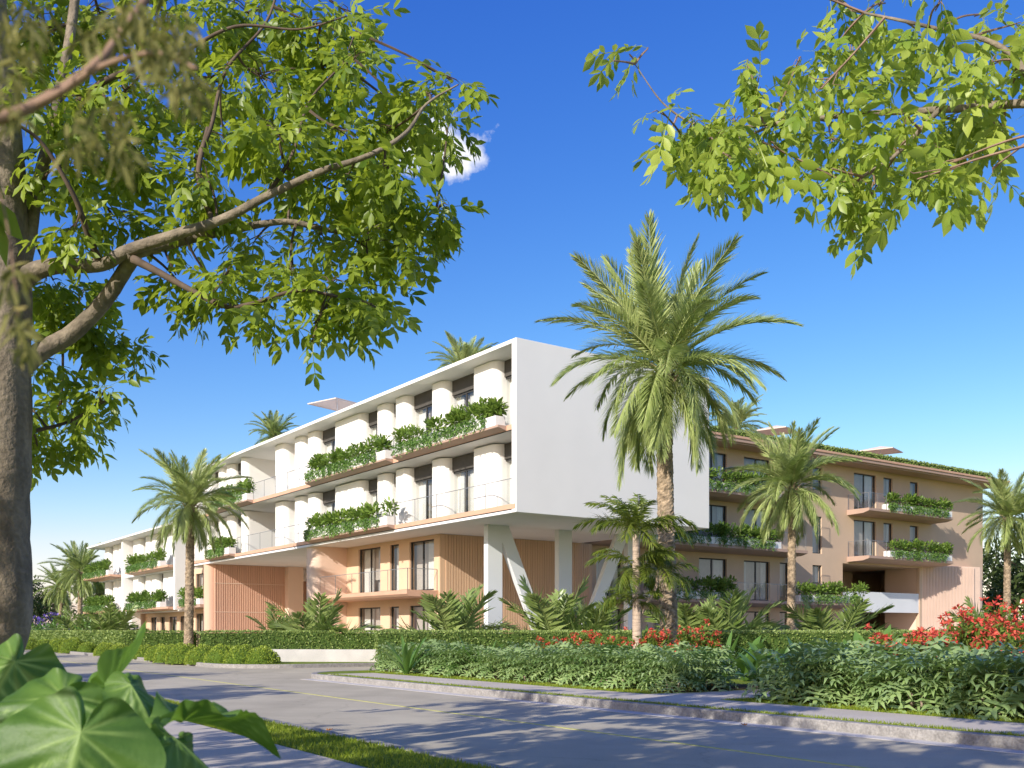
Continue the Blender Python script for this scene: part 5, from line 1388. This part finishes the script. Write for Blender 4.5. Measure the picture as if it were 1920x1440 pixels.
def ear_leaf(length, seed, fold=.25, curl=.5, wave=.05, wide=1.0):
    """heart-shaped leaf: stalk joins at the origin, tip along +x, upper side +z"""
    rings, seg = 22, 96; V_, F_, vn = [], [], []
    g_ = random.Random(seed); ph = g_.uniform(0, 6)
    veins = [((0, 0), (1, 0))]
    for i in range(6):
        x0 = .02 + .13*i
        for s in (-1, 1): veins.append(((x0, 0), (x0 + .32 - .02*i, s*(.62 - .06*i))))
    for s in (-1, 1): veins += [((0, 0), (-.30, s*.38)), ((0, 0), (-.12, s*.60))]
    def outline(th):
        c = math.cos(th); a = abs(th)
        base_ = .60 + .40*math.exp(-(a/.42)**2)*1.0 - .02
        tt_ = min(1, max(0, (a-1.2)/1.1)); body = .62*(1 - .10*math.sin(a*2)) - .36*tt_*tt_*(3-2*tt_)
        r_ = body*(1-math.exp(-((math.pi-a)/.30)**2)) + .03
        tipb = .48*math.exp(-(a/.36)**1.4)
        return (r_ + tipb)
    def dist(p, s):
        (ax, ay), (bx, by) = s; dx_, dy_ = bx-ax, by-ay; t = max(0, min(1, ((p[0]-ax)*dx_+(p[1]-ay)*dy_)/(dx_*dx_+dy_*dy_)))
        return math.hypot(p[0]-ax-t*dx_, p[1]-ay-t*dy_), t
    for i in range(rings+1):
        f_ = (i/rings)
        for k in range(seg):
            th = -math.pi + 2*math.pi*(k+.5)/seg
            r_ = outline(th)*f_*(1 + .02*math.sin(9*th+ph)*f_)
            x, y = r_*math.cos(th), r_*math.sin(th)*wide
            v_ = 0; rise = 0
            for j, s in enumerate(veins):
                d, t = dist((x, y/wide), s); w = (.030 if j == 0 else .013)*(1-.5*t); e = math.exp(-(d/w)**2); v_ = max(v_, e); rise = max(rise, math.exp(-(d/.06)**2))
            z = fold*abs(y) - .035*rise*f_ + wave*f_**3*math.sin(5*th+ph) + .25*wave*f_*math.sin(11*th)
            a_ = curl*x; X_ = (math.sin(a_)/curl if abs(curl) > 1e-3 else x); Zc = -(1-math.cos(a_))/curl if abs(curl) > 1e-3 else 0
            V_.append((X_*length - z*math.sin(-a_)*length*.0, y*length, (Zc + z)*length)); vn.append(v_)
    for i in range(rings):
        for k in range(seg):
            j = (k+1) % seg
            if k == seg-1 and i > 2: continue            # the cleft between the two basal lobes
            a, b, c, d = i*seg+k, i*seg+j, (i+1)*seg+j, (i+1)*seg+k
            F_ += [(a, c, d)] if i == 0 else [(a, b, c), (a, c, d)]
    return tri_mesh('leaf', np.array(V_), np.array(F_), None, True, np.array(vn))
ear = empty('elephant_ear_plant', (-1.42, 2.15, .14))
tag(ear, 'elephant-ear plant with big glossy leaves in the lower left corner', 'plant')
pet = MB()
def place_leaf(px, py, Y, tip_px, tip_py, tip_dY, normal, length, seed, **kw):
    o_ = link('leaf', ear_leaf(length, seed, **kw), ear, ear_m)
    p = at(px, py, Y); q = at(tip_px, tip_py, Y+tip_dY)
    x = (q-p).normalized(); n_ = Vector(normal).normalized(); y = n_.cross(x).normalized(); z = x.cross(y)
    Mx = Matrix((x, y, z)).transposed().to_4x4(); Mx.translation = p - ear.location
    o_.matrix_basis = Mx
    b = Vector((R.uniform(-.08, .08), R.uniform(-.08, .08), 0)); e = p - ear.location
    path = spline([b, b + Vector((e.x*.3, e.y*.3, e.z*.65)), e - z*.07 - x*.02, e - z*.026], 6)
    pet.tube(path, [.016 - .009*i/len(path) for i in range(len(path))], 8)
place_leaf(152, 1372, 1.75, 92, 1560, -.05, (.24, -.78, .56), .265, 1, fold=-.26, curl=.6, wave=.05, wide=.95)
place_leaf(118, 1304, 2.0, -20, 1410, -.10, (.02, -.74, .66), .235, 2, fold=-.24, curl=.75, wave=.07, wide=.95)
place_leaf(28, 1240, 2.35, -70, 1370, -.12, (.05, -.82, .58), .255, 3, fold=-.24, curl=.7, wave=.08, wide=.95)
place_leaf(200, 1286, 2.2, 290, 1214, .10, (-.75, -.25, .45), .17, 4, fold=.75, curl=-.5, wave=.03, wide=.6)
place_leaf(246, 1284, 2.0, 325, 1400, -.05, (.52, -.55, .66), .16, 5, fold=-.6, curl=.6, wave=.08, wide=.62)
place_leaf(345, 1352, 1.95, 505, 1362, .16, (.02, -.02, .99), .23, 6, fold=.55, curl=.35, wave=.09, wide=.60)
place_leaf(330, 1384, 1.85, 450, 1475, .05, (.42, -.30, .80), .18, 7, fold=-.6, curl=.4, wave=.09, wide=.6)
place_leaf(-10, 1400, 1.9, -20, 1500, -.2, (.3, -.5, .7), .22, 8, fold=-.2, curl=.5, wave=.05)
place_leaf(20, 1480, 1.8, -60, 1560, -.2, (0, -.4, .9), .26, 9, fold=-.2, curl=.5, wave=.05)
place_leaf(250, 1510, 2.0, 330, 1600, -.1, (.2, -.3, .9), .2, 10, fold=-.2, curl=.5, wave=.05)
pet.build('stalks', stem_green, ear, smooth=True)

# ------------------------------------------------------------------ fallen leaves
def fallen(px, py, s, rz, label):
    Yg = EYE*F_PX/(py-HORIZON); p = at(px, py, Yg)
    t = MB()
    for k in range(5):
        a = rz + (k-2)*.62; l = s*(1.0 if k == 2 else .75); c, n_ = math.cos(a), math.sin(a); w = s*.16
        b = len(t.v); t.v += [(0, 0, .012), (c*l*.5-n_*w, n_*l*.5+c*w, .02), (c*l, n_*l, .05), (c*l*.5+n_*w, n_*l*.5-c*w, .02)]; t.f.append((b, b+1, b+2, b+3))
    o_ = t.build('fallen_leaf', dry_leaf); o_.location = (p.x, p.y, .004); tag(o_, label, 'leaf', 'dry leaves on the road')
fallen(614, 1372, .10, .6, 'dry orange leaf on the near lane of the road')
fallen(1397, 1362, .10, 2.1, 'dry orange leaf near the far kerb')
